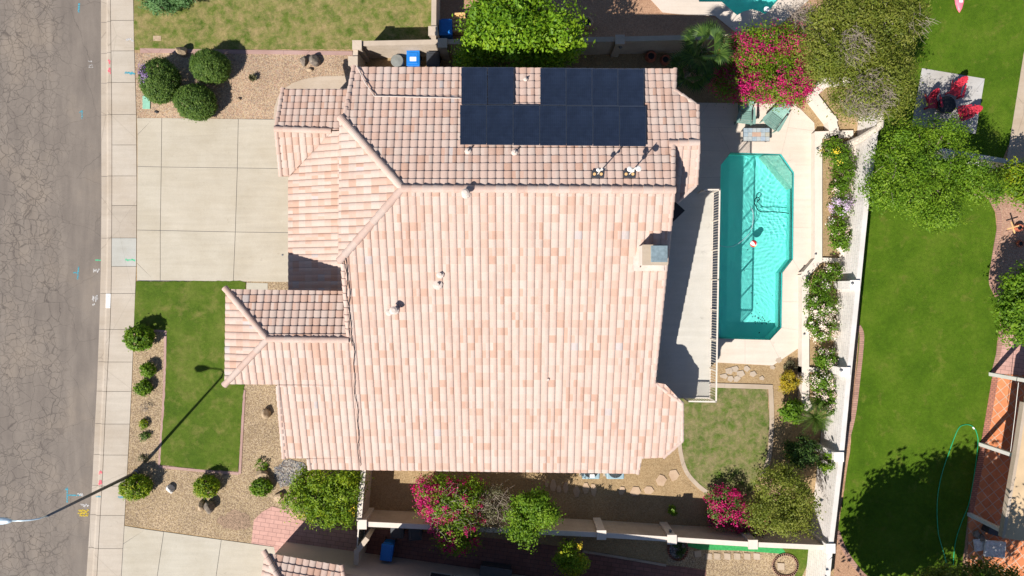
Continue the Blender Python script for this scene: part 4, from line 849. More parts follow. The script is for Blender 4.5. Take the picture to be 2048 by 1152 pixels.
m.prism([P(x, y, 2.75).xy[:] for x, y in [(2052, 800), (2036, 910), (2007, 1076), (2300, 1120), (2300, 760), (2060, 760)]], 2.60, 2.75); m.build('roof', M['roof_tan'], pc)
m = MB(); pp = [P(x, y, 2.80) for x, y in [(2050, 805), (2034, 912), (2006, 1075)]]
for a, b in zip(pp, pp[1:]): d = b - a; mid = (a + b) / 2; m.box((mid.x, mid.y, 2.70), (d.length, .14, .26), math.atan2(d.y, d.x))
m.build('fascia', M['path_concrete'], pc)
for px, py in [(1980, 748), (1960, 888), (1937, 1028)]:
    a = P(px, py, 0); m = MB(); m.box((a.x, a.y, 1.28), (0.17, 0.17, 2.60)); m.build('post', M['white_paint'], pc)

m = MB(); m.tube([P(2037, 765, 2.5), P(2030, 830, 2.42), P(2021, 903, 2.5)], 0.013, 5); m.build('wire', M['white_paint'], pc)
# ------------------------------------------------------------------ plants
def leaves(name, mat, parent, blobs, n, size, seed=0, clump=0.28, per=45, tone=(0.0, 1.0), shell=0.5, long_=1.9, droop=0.0, flat=0.5, lumpy=1.0):
    """leaf-sized folded faces gathered in clumps through ellipsoid blobs (x, y, z, rx, ry, rz)"""
    r = np.random.default_rng(seed + 11); B = np.array(blobs, float); vol = (B[:, 3] * B[:, 4] * B[:, 5]) ** (2 / 3.); pr = vol / vol.sum()
    nc = max(3, n // per); bi = r.choice(len(B), nc, p=pr); d = r.normal(size=(nc, 3)); d /= np.linalg.norm(d, axis=1)[:, None]
    rad = (1 - shell * r.random(nc) ** 1.5); lump = 1 + lumpy * 0.13 * np.sin(d[:, 0] * 5 + seed) * np.cos(d[:, 1] * 6 + seed) + lumpy * 0.10 * np.sin(d[:, 2] * 9 + d[:, 0] * 7)
    C = B[bi, :3] + d * B[bi, 3:6] * (rad * lump)[:, None]
    ct = r.random(nc); cl = clump * (0.6 + 0.8 * r.random(nc))
    k = r.integers(0, nc, n); pos = C[k] + r.normal(size=(n, 3)) * (cl[k] * 0.5)[:, None] * np.array([1, 1, 0.7])
    pos[:, 2] = np.maximum(pos[:, 2], 0.03)
    nrm = r.normal(size=(n, 3)) * flat + (pos - B[bi[k], :3]) / B[bi[k], 3:6] * 0.7; nrm[:, 2] += 0.45; nrm /= np.linalg.norm(nrm, axis=1)[:, None]
    a = np.cross(nrm, r.normal(size=(n, 3))); a /= np.linalg.norm(a, axis=1)[:, None] + 1e-9; a[:, 2] -= droop; b = np.cross(nrm, a)
    s = size * (0.6 + 0.8 * r.random(n))[:, None]; lo = a * s * long_ / 2; wi = b * s / 2; up = nrm * s * 0.12
    V = np.empty((n, 4, 3)); V[:, 0] = pos - lo; V[:, 1] = pos - wi + up; V[:, 2] = pos + lo; V[:, 3] = pos + wi + up
    L = rootloc(parent); V -= np.array(L); me = bpy.data.meshes.new(name)
    me.vertices.add(4 * n); me.vertices.foreach_set('co', V.reshape(-1)); me.loops.add(4 * n); me.loops.foreach_set('vertex_index', np.arange(4 * n, dtype=np.int32))
    me.polygons.add(n); me.polygons.foreach_set('loop_start', np.arange(0, 4 * n, 4, dtype=np.int32)); me.polygons.foreach_set('loop_total', np.full(n, 4, dtype=np.int32))
    t = np.clip(0.55 * ct[k] + 0.45 * r.random(n), 0, 1); t = tone[0] + (tone[1] - tone[0]) * t
    at = me.attributes.new('tone', 'FLOAT', 'FACE'); at.data.foreach_set('value', t.astype(np.float32)); me.materials.append(M[mat]); me.update(); me.validate()
    o = bpy.data.objects.new(name, me); COL.objects.link(o); o.parent = parent; return o
def blobpx(lst, zc, zr):
    """(px, py, r_px[, ry_px]) at crown height zc -> world ellipsoids"""
    out = []
    for b in lst:
        z = b[4] if len(b) > 4 else zc; v = P(b[0], b[1], z); s = (H - z) / F; out.append((v.x, v.y, z, b[2] * s, (b[3] if len(b) > 3 and b[3] else b[2]) * s, zr if zr else b[2] * s * .8))
    return out
def twigs(name, mat, parent, c, R_, n, seed=0, r=0.006, L=0.55, flat=0.4, spread=1.0):
    q_ = random.Random(seed); m = MB()
    for i in range(n):
        a = q_.uniform(0, 6.28); rr = R_ * math.sqrt(q_.random()) * spread; p = Vector((c[0] + rr * math.cos(a), c[1] + rr * math.sin(a), c[2] + q_.uniform(-.25, .25)))
        a2 = q_.gauss(-.7, .9); d = Vector((math.cos(a2), math.sin(a2), q_.gauss(0.0, flat * .5))).normalized() * L * q_.uniform(.4, 1.2)
        mid = p + d * .5 + Vector((q_.gauss(0, .05), q_.gauss(0, .05), q_.gauss(0, .05)))
        m.tube([p, mid, p + d], [r * 1.3, r, r * .5], 3, cap=False)
    return m.build(name, M[mat], parent)
def trunk(parent, base, blobs, r=0.1, mat='bark', seed=0, lean=0.35, limbs=None, name='trunk'):
    q_ = random.Random(seed); m = MB(); base = Vector(base); zc = sum(b[2] for b in blobs) / len(blobs)
    fork = base + Vector((0, 0, zc * 0.42)) + (Vector((sum(b[0] for b in blobs) / len(blobs), sum(b[1] for b in blobs) / len(blobs), 0)) - Vector((base.x, base.y, 0))) * lean
    m.tube([base - Vector((0, 0, .05)), (base * 2 + fork) / 3 + Vector((.03, .02, 0)), fork], [r * 1.25, r, r * .85], 9)
    for b in blobs:
        for k_ in range(limbs or 4):
            a = q_.uniform(0, 6.28); e = Vector((b[0] + b[3] * .65 * math.cos(a), b[1] + b[4] * .65 * math.sin(a), b[2] + b[5] * q_.uniform(-.2, .55)))
            mid = fork.lerp(e, .5) + Vector((q_.gauss(0, .12), q_.gauss(0, .12), .1)); m.tube([fork, mid, e], [r * .6, r * .4, r * .12], 6)
    return m.build(name, M[mat], parent)
def plant(name, label, cat, lst, zc, zr, mat, n, size, seed, group=None, base=None, r=0.07, fl=None, tw=None, trunkmat='bark', zb=0.0, leafname='crown', tpts=None, **kw):
    bl = blobpx(lst, zc, zr); wsum = sum(b[3] for b in bl); bx = sum(b[0] * b[3] for b in bl) / wsum; by = sum(b[1] * b[3] for b in bl) / wsum
    if base: v = P(*base, zb); bx, by = v.x, v.y
    t = thing(name, label, cat, (bx, by, zb), group)
    if tpts:
        pp = [P(*p) for p in tpts]; m = MB(); m.tube(pp, [r * 1.2, r, r * .85, r * .7][:len(pp)], 10); q_ = random.Random(seed)
        for b_ in bl:
            for k_ in range(4): a_ = q_.uniform(0, 6.28); m.tube([pp[-1], pp[-1].lerp(Vector(b_[:3]), .6) + Vector((q_.gauss(0, .2), q_.gauss(0, .2), 0)), Vector((b_[0] + b_[3] * .6 * math.cos(a_), b_[1] + b_[4] * .6 * math.sin(a_), b_[2] + .3))], [r * .5, r * .35, r * .1], 6)
        m.build('trunk', M[trunkmat], t)
    else: trunk(t, (bx, by, zb), bl, r, trunkmat, seed)
    leaves(leafname, mat, t, bl, n, size, seed, **kw)
    if fl:
        for f in fl: leaves('blossoms', f[0], t, blobpx(f[4], zc, zr) if len(f) > 4 else bl, f[1], f[2], seed + 50, clump=f[3], per=40, shell=0.2, long_=1.2)
    if tw:
        for x, y, rp, z, nn in tw: v = P(x, y, z); twigs('dry_branches', 'dry_twig', t, v, rp * (H - z) / F, nn, seed)
    return t
plant('shade_tree', 'large bright yellow-green tree overhanging the north wall and roof edge', 'tree', [(1015, 50, 76, 64), (975, 50, 42, 46), (1035, 12, 66, 38), (1050, 80, 55, 45), (1122, 70, 42, 50), (960, 108, 48, 28, 2.4), (1080, 112, 60, 26, 2.4)], 4.2, 1.3, 'leaf_bright', 26000, 0.085, 1, base=(1030, 95), r=0.16, clump=0.42, per=40, shell=0.45)
plant('olive_tree', 'big sprawling olive-green tree with dry grey branches at the top right', 'tree', [(1690, 40, 70, 55), (1765, 50, 85, 58), (1650, 110, 48, 55), (1720, 120, 80, 45), (1770, 150, 62, 60), (1722, 196, 60, 40), (1788, 188, 40, 42), (1760, 10, 90, 45)], 4.8, 1.0, 'leaf_olive', 60000, 0.04, 2, base=(1690, 293), zb=0.36, r=0.19, tpts=[(1689, 294, .3), (1722, 277, 1.2), (1760, 252, 2.2), (1765, 190, 3.4)], trunkmat='pale_bark', clump=0.38, per=60, shell=0.5, long_=3.0, tw=[(1705, 90, 34, 5.55, 230), (1742, 185, 42, 5.45, 420), (1708, 205, 28, 5.3, 130), (1836, 45, 22, 5.4, 30), (1600, 20, 26, 4.4, 160)])
plant('leafy_tree', 'broad green feathery tree leaning over the white block wall', 'tree', [(1800, 330, 66, 55), (1870, 310, 70, 55), (1930, 350, 55, 45), (1850, 390, 75, 50), (1775, 375, 42, 40), (1880, 430, 42, 28), (1970, 380, 40, 30), (1810, 275, 34, 30), (1885, 262, 48, 26)], 3.6, 0.9, 'leaf_green', 38000, 0.045, 3, base=(1835, 330), r=0.15, clump=0.36, per=60, shell=0.5, long_=2.4, tw=[(1790, 340, 50, 3.9, 14), (1900, 340, 60, 3.9, 14)])
plant('citrus_tree', 'round yellow-green citrus tree at the right edge by the low white wall', 'tree', [(2030, 355, 42, 34), (2000, 372, 26, 20), (2060, 380, 40, 30)], 2.0, 0.7, 'leaf_mixed', 6000, 0.075, 4, base=(2040, 365), clump=0.3)
plant('garden_tree', 'dark green tree casting shade on pink gravel at the right edge', 'tree', [(2030, 610, 32, 40), (2050, 570, 36, 34), (2035, 655, 30, 32), (2060, 620, 40, 50)], 2.6, 0.8, 'leaf_green', 8500, 0.08, 5, base=(2035, 600), clump=0.3, tone=(0, .8))
plant('flowering_shrub', 'large yellow-green shrub beside the wall at the south front corner', 'shrub', [(650, 985, 62, 42), (610, 1000, 38, 34), (690, 985, 36, 48), (660, 1030, 48, 24), (620, 960, 34, 24), (690, 950, 30, 20)], 1.8, 0.75, 'leaf_mixed', 16000, 0.06, 6, base=(655, 985), clump=0.30, per=45, tone=(0, .85), fl=[('flower_yellow', 500, 0.05, 0.2)])
plant('bougainvillea', 'tall bougainvillea with sparse pink blossoms standing over the south wall', 'bougainvillea', [(895, 1000, 55, 45), (915, 1055, 50, 42), (875, 975, 38, 28), (940, 985, 32, 30), (920, 1085, 38, 14)], 2.3, 0.8, 'leaf_mixed', 11000, 0.055, 7, base=(905, 1010), clump=0.32, per=30, tone=(0, .7), fl=[('flower_magenta', 4200, 0.055, 0.18, [(852, 978, 24, 28), (866, 1005, 28, 40), (915, 1085, 40, 16)]), ('flower_magenta', 4800, 0.05, 0.16)], tw=[(910, 1020, 50, 3.0, 70)])
plant('twiggy_shrub', 'grey twiggy shrub between the pink bougainvillea and the small green tree', 'shrub', [(985, 1005, 38, 32), (980, 1040, 34, 26)], 1.8, 0.6, 'leaf_grey', 2600, 0.045, 8, clump=0.3, tw=[(985, 1020, 42, 2.1, 160), (980, 1000, 30, 1.6, 80)])
plant('small_tree', 'small fresh green tree leaning over the middle of the south wall', 'tree', [(1058, 1030, 42, 40), (1085, 1022, 32, 34), (1050, 1065, 38, 24), (1070, 1000, 32, 18)], 2.6, 0.7, 'leaf_green', 9000, 0.06, 9, base=(1062, 1000), clump=0.3, tone=(.1, 1))
plant('small_tree', 'small yellow-flecked tree on the shaded red pavers at the bottom', 'tree', [(1142, 1105, 26, 24), (1150, 1130, 28, 22), (1128, 1120, 18, 20)], 2.4, 0.55, 'leaf_mixed', 3600, 0.06, 10, clump=0.25, fl=[('flower_yellow', 160, 0.06, .1)])
plant('olive_shrub', 'khaki olive bush in the south-east corner by the white wall', 'shrub', [(1565, 990, 58, 48), (1540, 1030, 46, 36), (1600, 1010, 36, 36), (1585, 1050, 40, 24), (1560, 955, 40, 24)], 2.5, 0.8, 'leaf_olive', 17000, 0.05, 11, base=(1560, 985), clump=0.3, per=50, tone=(.15, 1))
plant('bougainvillea', 'magenta bougainvillea in the corner beside the khaki bush', 'bougainvillea', [(1450, 1000, 36, 26), (1470, 1030, 40, 30), (1435, 1030, 18, 22), (1500, 1050, 34, 20)], 0.75, 0.4, 'leaf_shrub', 4500, 0.05, 12, base=(1462, 1010), clump=0.25, fl=[('flower_magenta', 6500, 0.055, 0.2)])
plant('bougainvillea', 'very large magenta bougainvillea over the top of the pool terrace', 'bougainvillea', [(1530, 85, 60, 34), (1590, 85, 40, 36), (1500, 120, 46, 40), (1560, 140, 55, 45), (1600, 160, 30, 36), (1500, 175, 50, 28), (1460, 165, 36, 34), (1450, 120, 26, 26), (1560, 185, 50, 24), (1480, 95, 34, 26), (1590, 185, 30, 24)], 2.2, 0.7, 'leaf_mixed', 24000, 0.05, 13, base=(1535, 140), clump=0.33, per=35, tone=(0, .75), fl=[('flower_magenta', 25000, 0.05, 0.24)])
plant('golden_shrub', 'golden yellow grassy shrub at the edge of the back lawn bed', 'shrub', [(1580, 764, 20, 18)], 0.6, 0.35, 'leaf_gold', 2600, 0.03, 14, long_=4, clump=.15)
plant('leafy_shrub', 'small glossy green shrub below the golden yellow shrub', 'shrub', [(1582, 822, 24, 20)], 0.7, 0.4, 'leaf_green', 2200, 0.07, 15, clump=.18, tone=(0, .8))
plant('dark_shrub', 'round dark green shrub between the spiky palm and the khaki bush', 'shrub', [(1603, 905, 33, 30)], 1.2, 0.7, 'leaf_dark', 5500, 0.05, 16, clump=.2)
plant('wall_vine', 'thin green vine spilling over the white block wall', 'vine', [(1660, 918, 14, 18), (1652, 935, 9, 12)], 1.5, 0.5, 'leaf_green', 700, 0.06, 17, clump=.12, r=0.03)
plant('feathery_shrub', 'blue-green feathery shrub at the top edge of the brown lawn', 'shrub', [(325, 5, 34, 20), (345, -10, 40, 24), (300, -5, 26, 18)], 0.8, 0.5, 'leaf_blue', 6000, 0.045, 18, long_=4, clump=.22)
plant('corner_tree', 'shaded leafy tree along the bottom right edge', 'tree', [(1905, 1158, 42, 24), (1960, 1150, 40, 26), (2010, 1160, 40, 22), (1870, 1172, 40, 22)], 3.4, 0.7, 'leaf_olive', 9000, 0.06, 19, base=(1900, 1190), clump=.3, long_=2.2)
t_ = plant('big_tree', 'big spreading tree just below the picture whose shade covers the wide lawn', 'tree', [(1850, 1330, 160, 120), (1765, 1350, 100, 70), (1930, 1290, 100, 90), (1995, 1310, 100, 110), (1790, 1390, 100, 80)], 6.0, 1.7, 'leaf_green', 30000, 0.15, 20, base=(1700, 1200), r=0.2, clump=.6, per=60, shell=.6)
R_G = 'pale roses along the white wall'
def rose(label, lst, n, nf, seed, fm='flower_pale', z=1.0, **kw): return plant('rose_bush', label, 'rose bush', lst, z, 0.4, 'leaf_green', int(n * .62), 0.055, seed, R_G, zb=0.36, r=0.03, clump=.2, per=25, fl=[(fm, int(nf * 1.8), 0.045, 0.16)], tone=(0, .65), **kw)
rose('leafy rose bush with few flowers at the top of the planter', [(1668, 300, 26, 24), (1690, 320, 22, 22)], 3600, 40, 31, 'flower_yellow')
rose('rose bush with scattered pale flowers left of the leafy tree', [(1690, 345, 24, 22), (1680, 375, 24, 18)], 3200, 330, 32)
rose('lilac flowered rose bush in the upper planter', [(1683, 412, 20, 20)], 1300, 520, 33, 'flower_lilac')
rose('rose bush just above the planter cross wall', [(1676, 455, 22, 22), (1680, 480, 24, 22)], 3600, 300, 34)
rose('rose bush at the top of the long rose bed below the bend', [(1640, 565, 26, 24), (1665, 545, 20, 18)], 3300, 200, 35)
rose('rose bush in the middle of the long rose bed', [(1645, 610, 32, 26)], 3800, 520, 36)
rose('densely flowered pale rose bush in the long rose bed', [(1645, 655, 32, 26)], 2600, 950, 37)
rose('small rose bush just above the lower cross wall', [(1652, 717, 22, 20)], 2200, 260, 38)
rose('rose bush below the lower cross wall', [(1645, 765, 24, 22)], 2200, 420, 39)
rose('lowest rose bush beside the spiky palm', [(1655, 800, 24, 26)], 2400, 420, 40)
# clipped shrubs in front
def dome(name, label, px, py, rx, ry, h, mat, n, seed, size=0.036, fl=None, base=0.0, group='shrubs in the front gravel'):
    z = h * 0.45; return plant(name, label, 'shrub', [(px, py, rx * .94, ry * .94)], z, h * 0.55, mat, n, size, seed, group, clump=.09, per=14, shell=.10, fl=fl, r=0.04, lumpy=.35)
dome('round_shrub', 'purple tinged round shrub nearest the pavement above the driveway', 320, 162, 38, 45, 1.5, 'leaf_shrub', 30000, 51, fl=[('flower_purple', 900, .05, .12, [(302, 150, 16, 16, .95)])])
dome('round_shrub', 'neatly clipped round shrub touching the pink edging strip', 421, 133, 38, 33, 1.5, 'leaf_shrub', 28000, 52)
dome('round_shrub', 'round clipped shrub overhanging the driveway edge', 391, 205, 41, 36, 1.4, 'leaf_shrub', 28000, 53)
dome('leafy_bush', 'green bush at the pavement corner of the front lawn', 279, 676, 27, 26, 1.1, 'leaf_green', 4200, 54, .06)
dome('small_bush', 'small green bush second in the gravel strip beside the front lawn', 296, 740, 14, 13, .55, 'leaf_green', 1400, 55, .05)
dome('small_bush', 'small green bush level with the lower edge of the front lawn shadow curve', 287, 776, 16, 15, .55, 'leaf_green', 1600, 56, .05)
dome('sprig', 'small yellow-green sprig low in the gravel strip', 287, 848, 8, 9, .3, 'leaf_mixed', 500, 57, .04)
dome('sprig', 'thin green plant just below the yellow-green sprig', 290, 873, 11, 8, .25, 'leaf_shrub', 350, 58, .04)
dome('sprig', 'faint low plant beside the lamp pole shadow', 286, 918, 11, 8, .2, 'leaf_grey', 260, 59, .035)
dome('leafy_bush', 'yellow-green bush under the street lamp pole', 272, 974, 30, 24, 1.1, 'leaf_mixed', 5200, 60, .05)
dome('leafy_bush', 'round green bush above the split boulder', 413, 973, 25, 22, .95, 'leaf_mixed', 4200, 61, .045)
dome('leafy_bush', 'green bush below the boulder near the south front corner', 522, 975, 21, 17, .6, 'leaf_green', 2400, 62, .05)
dome('sprig', 'wispy green plant beside the river rocks', 522, 930, 13, 12, .3, 'leaf_green', 330, 63, .04)
t = thing('twig_plant', 'bare twiggy little plant between two small bushes in the strip', 'plant', P(289, 815, 0)); twigs('branches', 'dry_twig', t, P(289, 815, .12), .22, 60, 3, .006, .22)
t = thing('agave', 'dark spiky grey agave in the gravel between shrubs and roof', 'agave', P(507, 157, 0)); m = MB()
for i in range(26):
    a = i * 2.4; d = Vector((math.cos(a), math.sin(a), 0)); b = P(507, 157, .05); L = .20 + .10 * (i % 3) / 2; e = b + d * L * (.9 if i < 14 else .5) + Vector((0, 0, .18 if i < 14 else .34)); s = Vector((-d.y, d.x, 0)) * .035
    m.add([b - s, b + d * L * .5 - s * 1.3 + Vector((0, 0, .12)), e, b + d * L * .5 + s * 1.3 + Vector((0, 0, .12)), b + s], [(0, 1, 2, 3, 4)], .3)
m.build('leaves', M['leaf_grey'], t)
# palms
def fan_palm(label, px, py, h, n, L, seed, mat='leaf_dark', feather=False, name='fan_palm', group=None):
    q_ = random.Random(seed); c = P(px, py, h); t = thing(name, label, 'palm', (c.x, c.y, 0), group)
    MB().tube([(c.x, c.y, 0), (c.x + .03, c.y, h * .6), (c.x, c.y, h)], [.14, .11, .09], 10).build('trunk', M['bark'], t)
    for i in range(n):
        a = i * 2.399; el_ = 1.1 - 1.3 * i / n + q_.gauss(0, .08); d = Vector((math.cos(a) * math.cos(el_), math.sin(a) * math.cos(el_), math.sin(el_))); m = MB(); l1 = L * q_.uniform(.42, .55)
        up = Vector((0, 0, 1)); sd = d.cross(up).normalized(); nn = sd.cross(d)
        if feather:
            pts = [c + d * (L * k_ / 8) - Vector((0, 0, 1)) * (k_ / 8) ** 2 * L * .35 for k_ in range(9)]; m.tube(pts, [.02 * (1 - k_ / 10) for k_ in range(9)], 4)
            for k_ in range(1, 28):
                f = k_ / 28; p = c + d * (L * f) - up * f * f * L * .35; w_ = .26 * math.sin(math.pi * min(1, f * .9 + .12))
                for s_ in (-1, 1):
                    e = p + (sd * s_ * .8 + d * .55) * w_ + nn * .02; m.add([p - d * .012, e, p + d * .012 + nn * .008], [(0, 1, 2)], q_.random())
        else:
            hub = c + d * l1; m.tube([c, hub], [.016, .010], 5)
            for k_ in range(-9, 10):
                an = k_ * .155; dir_ = (d * math.cos(an) + sd * math.sin(an)).normalized(); ll = L * .55 * (1 - .25 * abs(k_) / 9) * q_.uniform(.9, 1.1); s2 = dir_.cross(nn).normalized() * .028
                mid = hub + dir_ * ll * .55 + nn * .02; e = hub + dir_ * ll - up * ll * .22; m.add([hub, mid - s2, e, mid + s2], [(0, 1, 2, 3)], min(1, max(0, .4 + q_.gauss(0, .25))))
        m.build('frond', M[mat], t)
    return t
fan_palm('fan palm with drooping green fronds behind the roof corner', 1408, 100, 3.0, 16, 1.4, 1, 'leaf_dark')
fan_palm('darker fan palm in the shade close to the roof corner', 1380, 142, 2.2, 15, 1.3, 2, 'leaf_dark')
fan_palm('low spiky palm beside the planter end and lowest rose', 1630, 835, 1.4, 26, 1.0, 3, 'leaf_shrub', True, 'spiky_palm')

# rocks
def rock(label, px, py, sx, sy, h, mat, seed, n=0):
    q_ = random.Random(seed); bm = bmesh.new(); bmesh.ops.create_icosphere(bm, subdivisions=3, radius=1); v0 = P(px, py, 0); t = []
    cuts = [(Vector((q_.gauss(0, 1), q_.gauss(0, 1), q_.gauss(.2, .8))).normalized(), q_.uniform(.55, .85)) for _ in range(9)]
    for v in bm.verts:
        for nrm, d in cuts:
            k_ = v.co.dot(nrm) - d
            if k_ > 0: v.co -= nrm * k_
    m = MB(); m.v = [(v0.x + v.co.x * sx, v0.y + v.co.y * sy, h * .38 + v.co.z * h * .62) for v in bm.verts]; m.f = [[v.index for v in f.verts] for f in bm.faces]; m.t = [.5] * len(m.f); bm.free()
    o = m.build('boulder', M[mat]); return tag(o, label, 'rock', 'rocks in the gravel beds')
for a in [('pale sandy boulder between two round shrubs on the pink edging', 370, 106, .26, .24, .75, 'stone'), ('dark round boulder, largest of the group above the path', 631, 124, .30, .30, .5, 'dark_stone'), ('grey slanted boulder left of the dark round one', 609, 124, .18, .28, .4, 'dark_stone'),
          ('small pale stone below the dark round boulder', 621, 141, .18, .11, .2, 'stone'), ('small flat stone near the middle of the upper gravel', 478, 199, .12, .08, .18, 'stone'), ('whitish stone beside the green utility lid', 283, 177, .11, .12, .22, 'stone'),
          ('white angular rock between two yellow-green bushes', 343, 977, .22, .24, .32, 'white_stone'), ('tan half of the split boulder', 405, 1010, .20, .26, .35, 'stone'), ('grey half of the split boulder casting a dark shadow', 422, 1012, .28, .34, .55, 'dark_stone'),
          ('brown boulder close to the house west of the front wing', 534, 826, .24, .26, .42, 'stone'), ('pale boulder above the bush near the south front corner', 525, 948, .34, .26, .4, 'stone'), ('round pale rock beside the big yellow-green shrub', 560, 992, .28, .24, .35, 'stone'),
          ('small white rock under the big yellow-green shrub', 576, 1000, .16, .16, .3, 'white_stone'), ('long tan boulder at the end of the back lawn', 1573, 928, .22, .32, .4, 'stone'), ('dark little rock near the driveway corner', 314, 224, .13, .09, .08, 'black')]: rock(*a, seed=hash(a[1]) % 97)
# stepping stones
def flag(label, px, py, rx, ry, seed, mat='flagstone', n=6, z=0.045, group='flat stepping stones on the gravel', rot=0):
    q_ = random.Random(seed); pts = []
    for i in range(n):
        a = rot + 6.283 * (i + q_.uniform(-.25, .25)) / n; k_ = q_.uniform(.8, 1.1); pts.append((px + rx * k_ * math.cos(a), py - ry * k_ * math.sin(a)))
    o = MB().prism(polyg(pts), -.03, z).build('stepping_stone', M[mat], bevel=0); return tag(o, label, 'stepping stone', group)
side = [('tan stepping stone nearest the back lawn border', 1347, 951, 11, 12), ('oval stepping stone second from the back lawn border', 1322, 960, 11, 12), ('broad stepping stone third from the back lawn border', 1298, 980, 12, 10), ('large pale stepping stone below the right condenser', 1269, 982, 12, 11), ('stepping stone in dappled shade under the right condenser', 1243, 981, 8, 9),
        ('long stepping stone below the left condenser', 1187, 979, 7, 14), ('oval stepping stone left of the long one', 1172, 976, 8, 12), ('pointed stepping stone at the edge of the house shade', 1153, 982, 7, 13), ('narrow stepping stone in shade between two others', 1131, 975, 6, 13), ('shaded stepping stone near the small green tree', 1106, 970, 7, 13), ('leftmost shaded stepping stone behind the house', 1094, 965, 5, 9), ('small shaded stepping stone beside the narrow one', 1118, 978, 5, 9)]
for i, a in enumerate(side): flag(*a, seed=i + 5, n=6)
for i, (a, b, c) in enumerate([(1447, 752, 8), (1458, 742, 9), (1470, 738, 9), (1481, 747, 9), (1493, 737, 8), (1460, 757, 8), (1474, 758, 8), (1506, 748, 8), (1523, 756, 6), (1557, 720, 7), (1545, 735, 6)]):
    flag(['cream', 'pale', 'tan', 'pinkish', 'grey-pink', 'small cream', 'flat tan', 'worn', 'small pink', 'lone upper', 'half buried'][i] + ' flagstone ' + ['touching the balcony railing', 'second from the railing', 'against the terrace edge', 'in the middle of the patch', 'right of the middle one', 'below the pale one', 'above the lawn border', 'at the right of the patch', 'out on the dry soil', 'by the terrace corner', 'just below the terrace corner'][i], a, b, c, c * .9, i + 40, 'path_concrete', 5, .04, 'flagstones below the pool terrace')
for i, x in enumerate([1417, 1434, 1454, 1474, 1494, 1513]):
    o = MB().prism(polyg([(x - 6.5, 1105.5), (x + 6, 1106.5), (x + 6.5, 1119), (x - 6, 1118)]), -.03, .05).build('square_paver', M['path_concrete']); tag(o, ['leftmost', 'second', 'third', 'fourth', 'fifth', 'rightmost tilted'][i] + ' square paver under the strip of artificial turf', 'paver', 'square pavers by the artificial turf')
o = MB().prism(polyg([(1388, 1102), (1401, 1100), (1403, 1112), (1390, 1114)]), -.03, .05).build('square_paver', M['path_concrete']); tag(o, 'lone square paver in the shade by the brick ring', 'paver', 'square pavers by the artificial turf')
# brick rings
def ring(label, cx, cy, rx, ry, n, mat, name='brick_ring', h=.09):
    m = MB()
    for i in range(n):
        a = 6.283 * i / n; v = P(cx + rx * math.cos(a), cy - ry * math.sin(a), 0); m.box((v.x, v.y, h / 2), (.10, .19, h), a, random.random())
    return tag(m.build(name, M[mat], bevel=.008), label, 'edging')
ring('round ring of pink bricks on the gravel at the bottom right', 1570, 1130, 24, 22, 36, 'brick_edge'); ring('rounded brick ring holding stones below the south wall', 1355, 1097, 19, 22, 30, 'red_edge')
o = MB().prism(polyg([(1554, 1125), (1568, 1126), (1568, 1139), (1555, 1139)]), -.03, .06).build('square_paver', M['path_concrete']); tag(o, 'square paver inside the round ring of pink bricks', 'paver', 'square pavers by the artificial turf')
struct('river_rock_bed', MB().prism(polyg(arc(1355, 1098, 17, 20, 0, 345, 16)), -.03, .03), 'river_rock')
plant('low_plant', 'dark little plant inside the rounded brick ring', 'plant', [(1358, 1085, 12, 9), (1362, 1105, 9, 8)], .25, .15, 'leaf_dark', 900, .05, 70, clump=.12, r=.02)
plant('low_plant', 'small lit green plant at the foot of the south wall', 'plant', [(1346, 1021, 9, 9)], .4, .25, 'leaf_green', 450, .06, 71, clump=.12, r=.02)
plant('low_plant', 'straggly weeds near the corner of the planter wall', 'plant', [(1583, 732, 14, 10)], .15, .1, 'leaf_grey', 420, .04, 72, clump=.12, r=.02)
# ------------------------------------------------------------------ things
# street lamp
B = P(272, 945, 0); t = thing('street_lamp', 'tall grey street lamp leaning out over the road from the pavement strip', 'street lamp', B)
hp = 6.5; m = MB(); m.tube([B + Vector((0, 0, -.1)), B + Vector((0, 0, 3)), B + Vector((0, 0, hp))], [.085, .07, .05], 12); m.build('pole', M['pole_steel'], t, smooth=True)
m = MB(); m.lathe([(.16, 0.0), (.16, .05), (.11, .10), (.10, .28)], B, 14); m.build('base_collar', M['pole_steel'], t)
m = MB(); m.tube([B + Vector((0, 0, hp - .05)), B + Vector((-.12, .0, hp + .30)), B + Vector((-.35, .0, hp + .48)), B + Vector((-.75, .0, hp + .56)), B + Vector((-1.05, .0, hp + .56))], [.035, .033, .03, .028, .028], 10); arm = m.build('arm', M['pale_steel'], t, smooth=True)
m = MB()
for i, (x, w_, h_) in enumerate([(-1.0, .05, .05), (-1.15, .11, .09), (-1.35, .15, .11), (-1.6, .15, .10), (-1.72, .06, .04)]):
    for k_ in range(10): a = 6.283 * k_ / 10; m.v.append((B.x + x, B.y + w_ * math.cos(a), B.z + hp + .56 + h_ * math.sin(a)))
m.f = [[i * 10 + k_, i * 10 + (k_ + 1) % 10, (i + 1) * 10 + (k_ + 1) % 10, (i + 1) * 10 + k_] for i in range(4) for k_ in range(10)] + [list(range(9, -1, -1)), list(range(40, 50))]; m.t = [.5] * len(m.f)
m.build('lamp_head', M['pale_steel'], t, smooth=True); MB().box(B + Vector((-1.42, 0, hp + .45)), (.30, .20, .04)).build('lamp_glass', M['glass'], t)
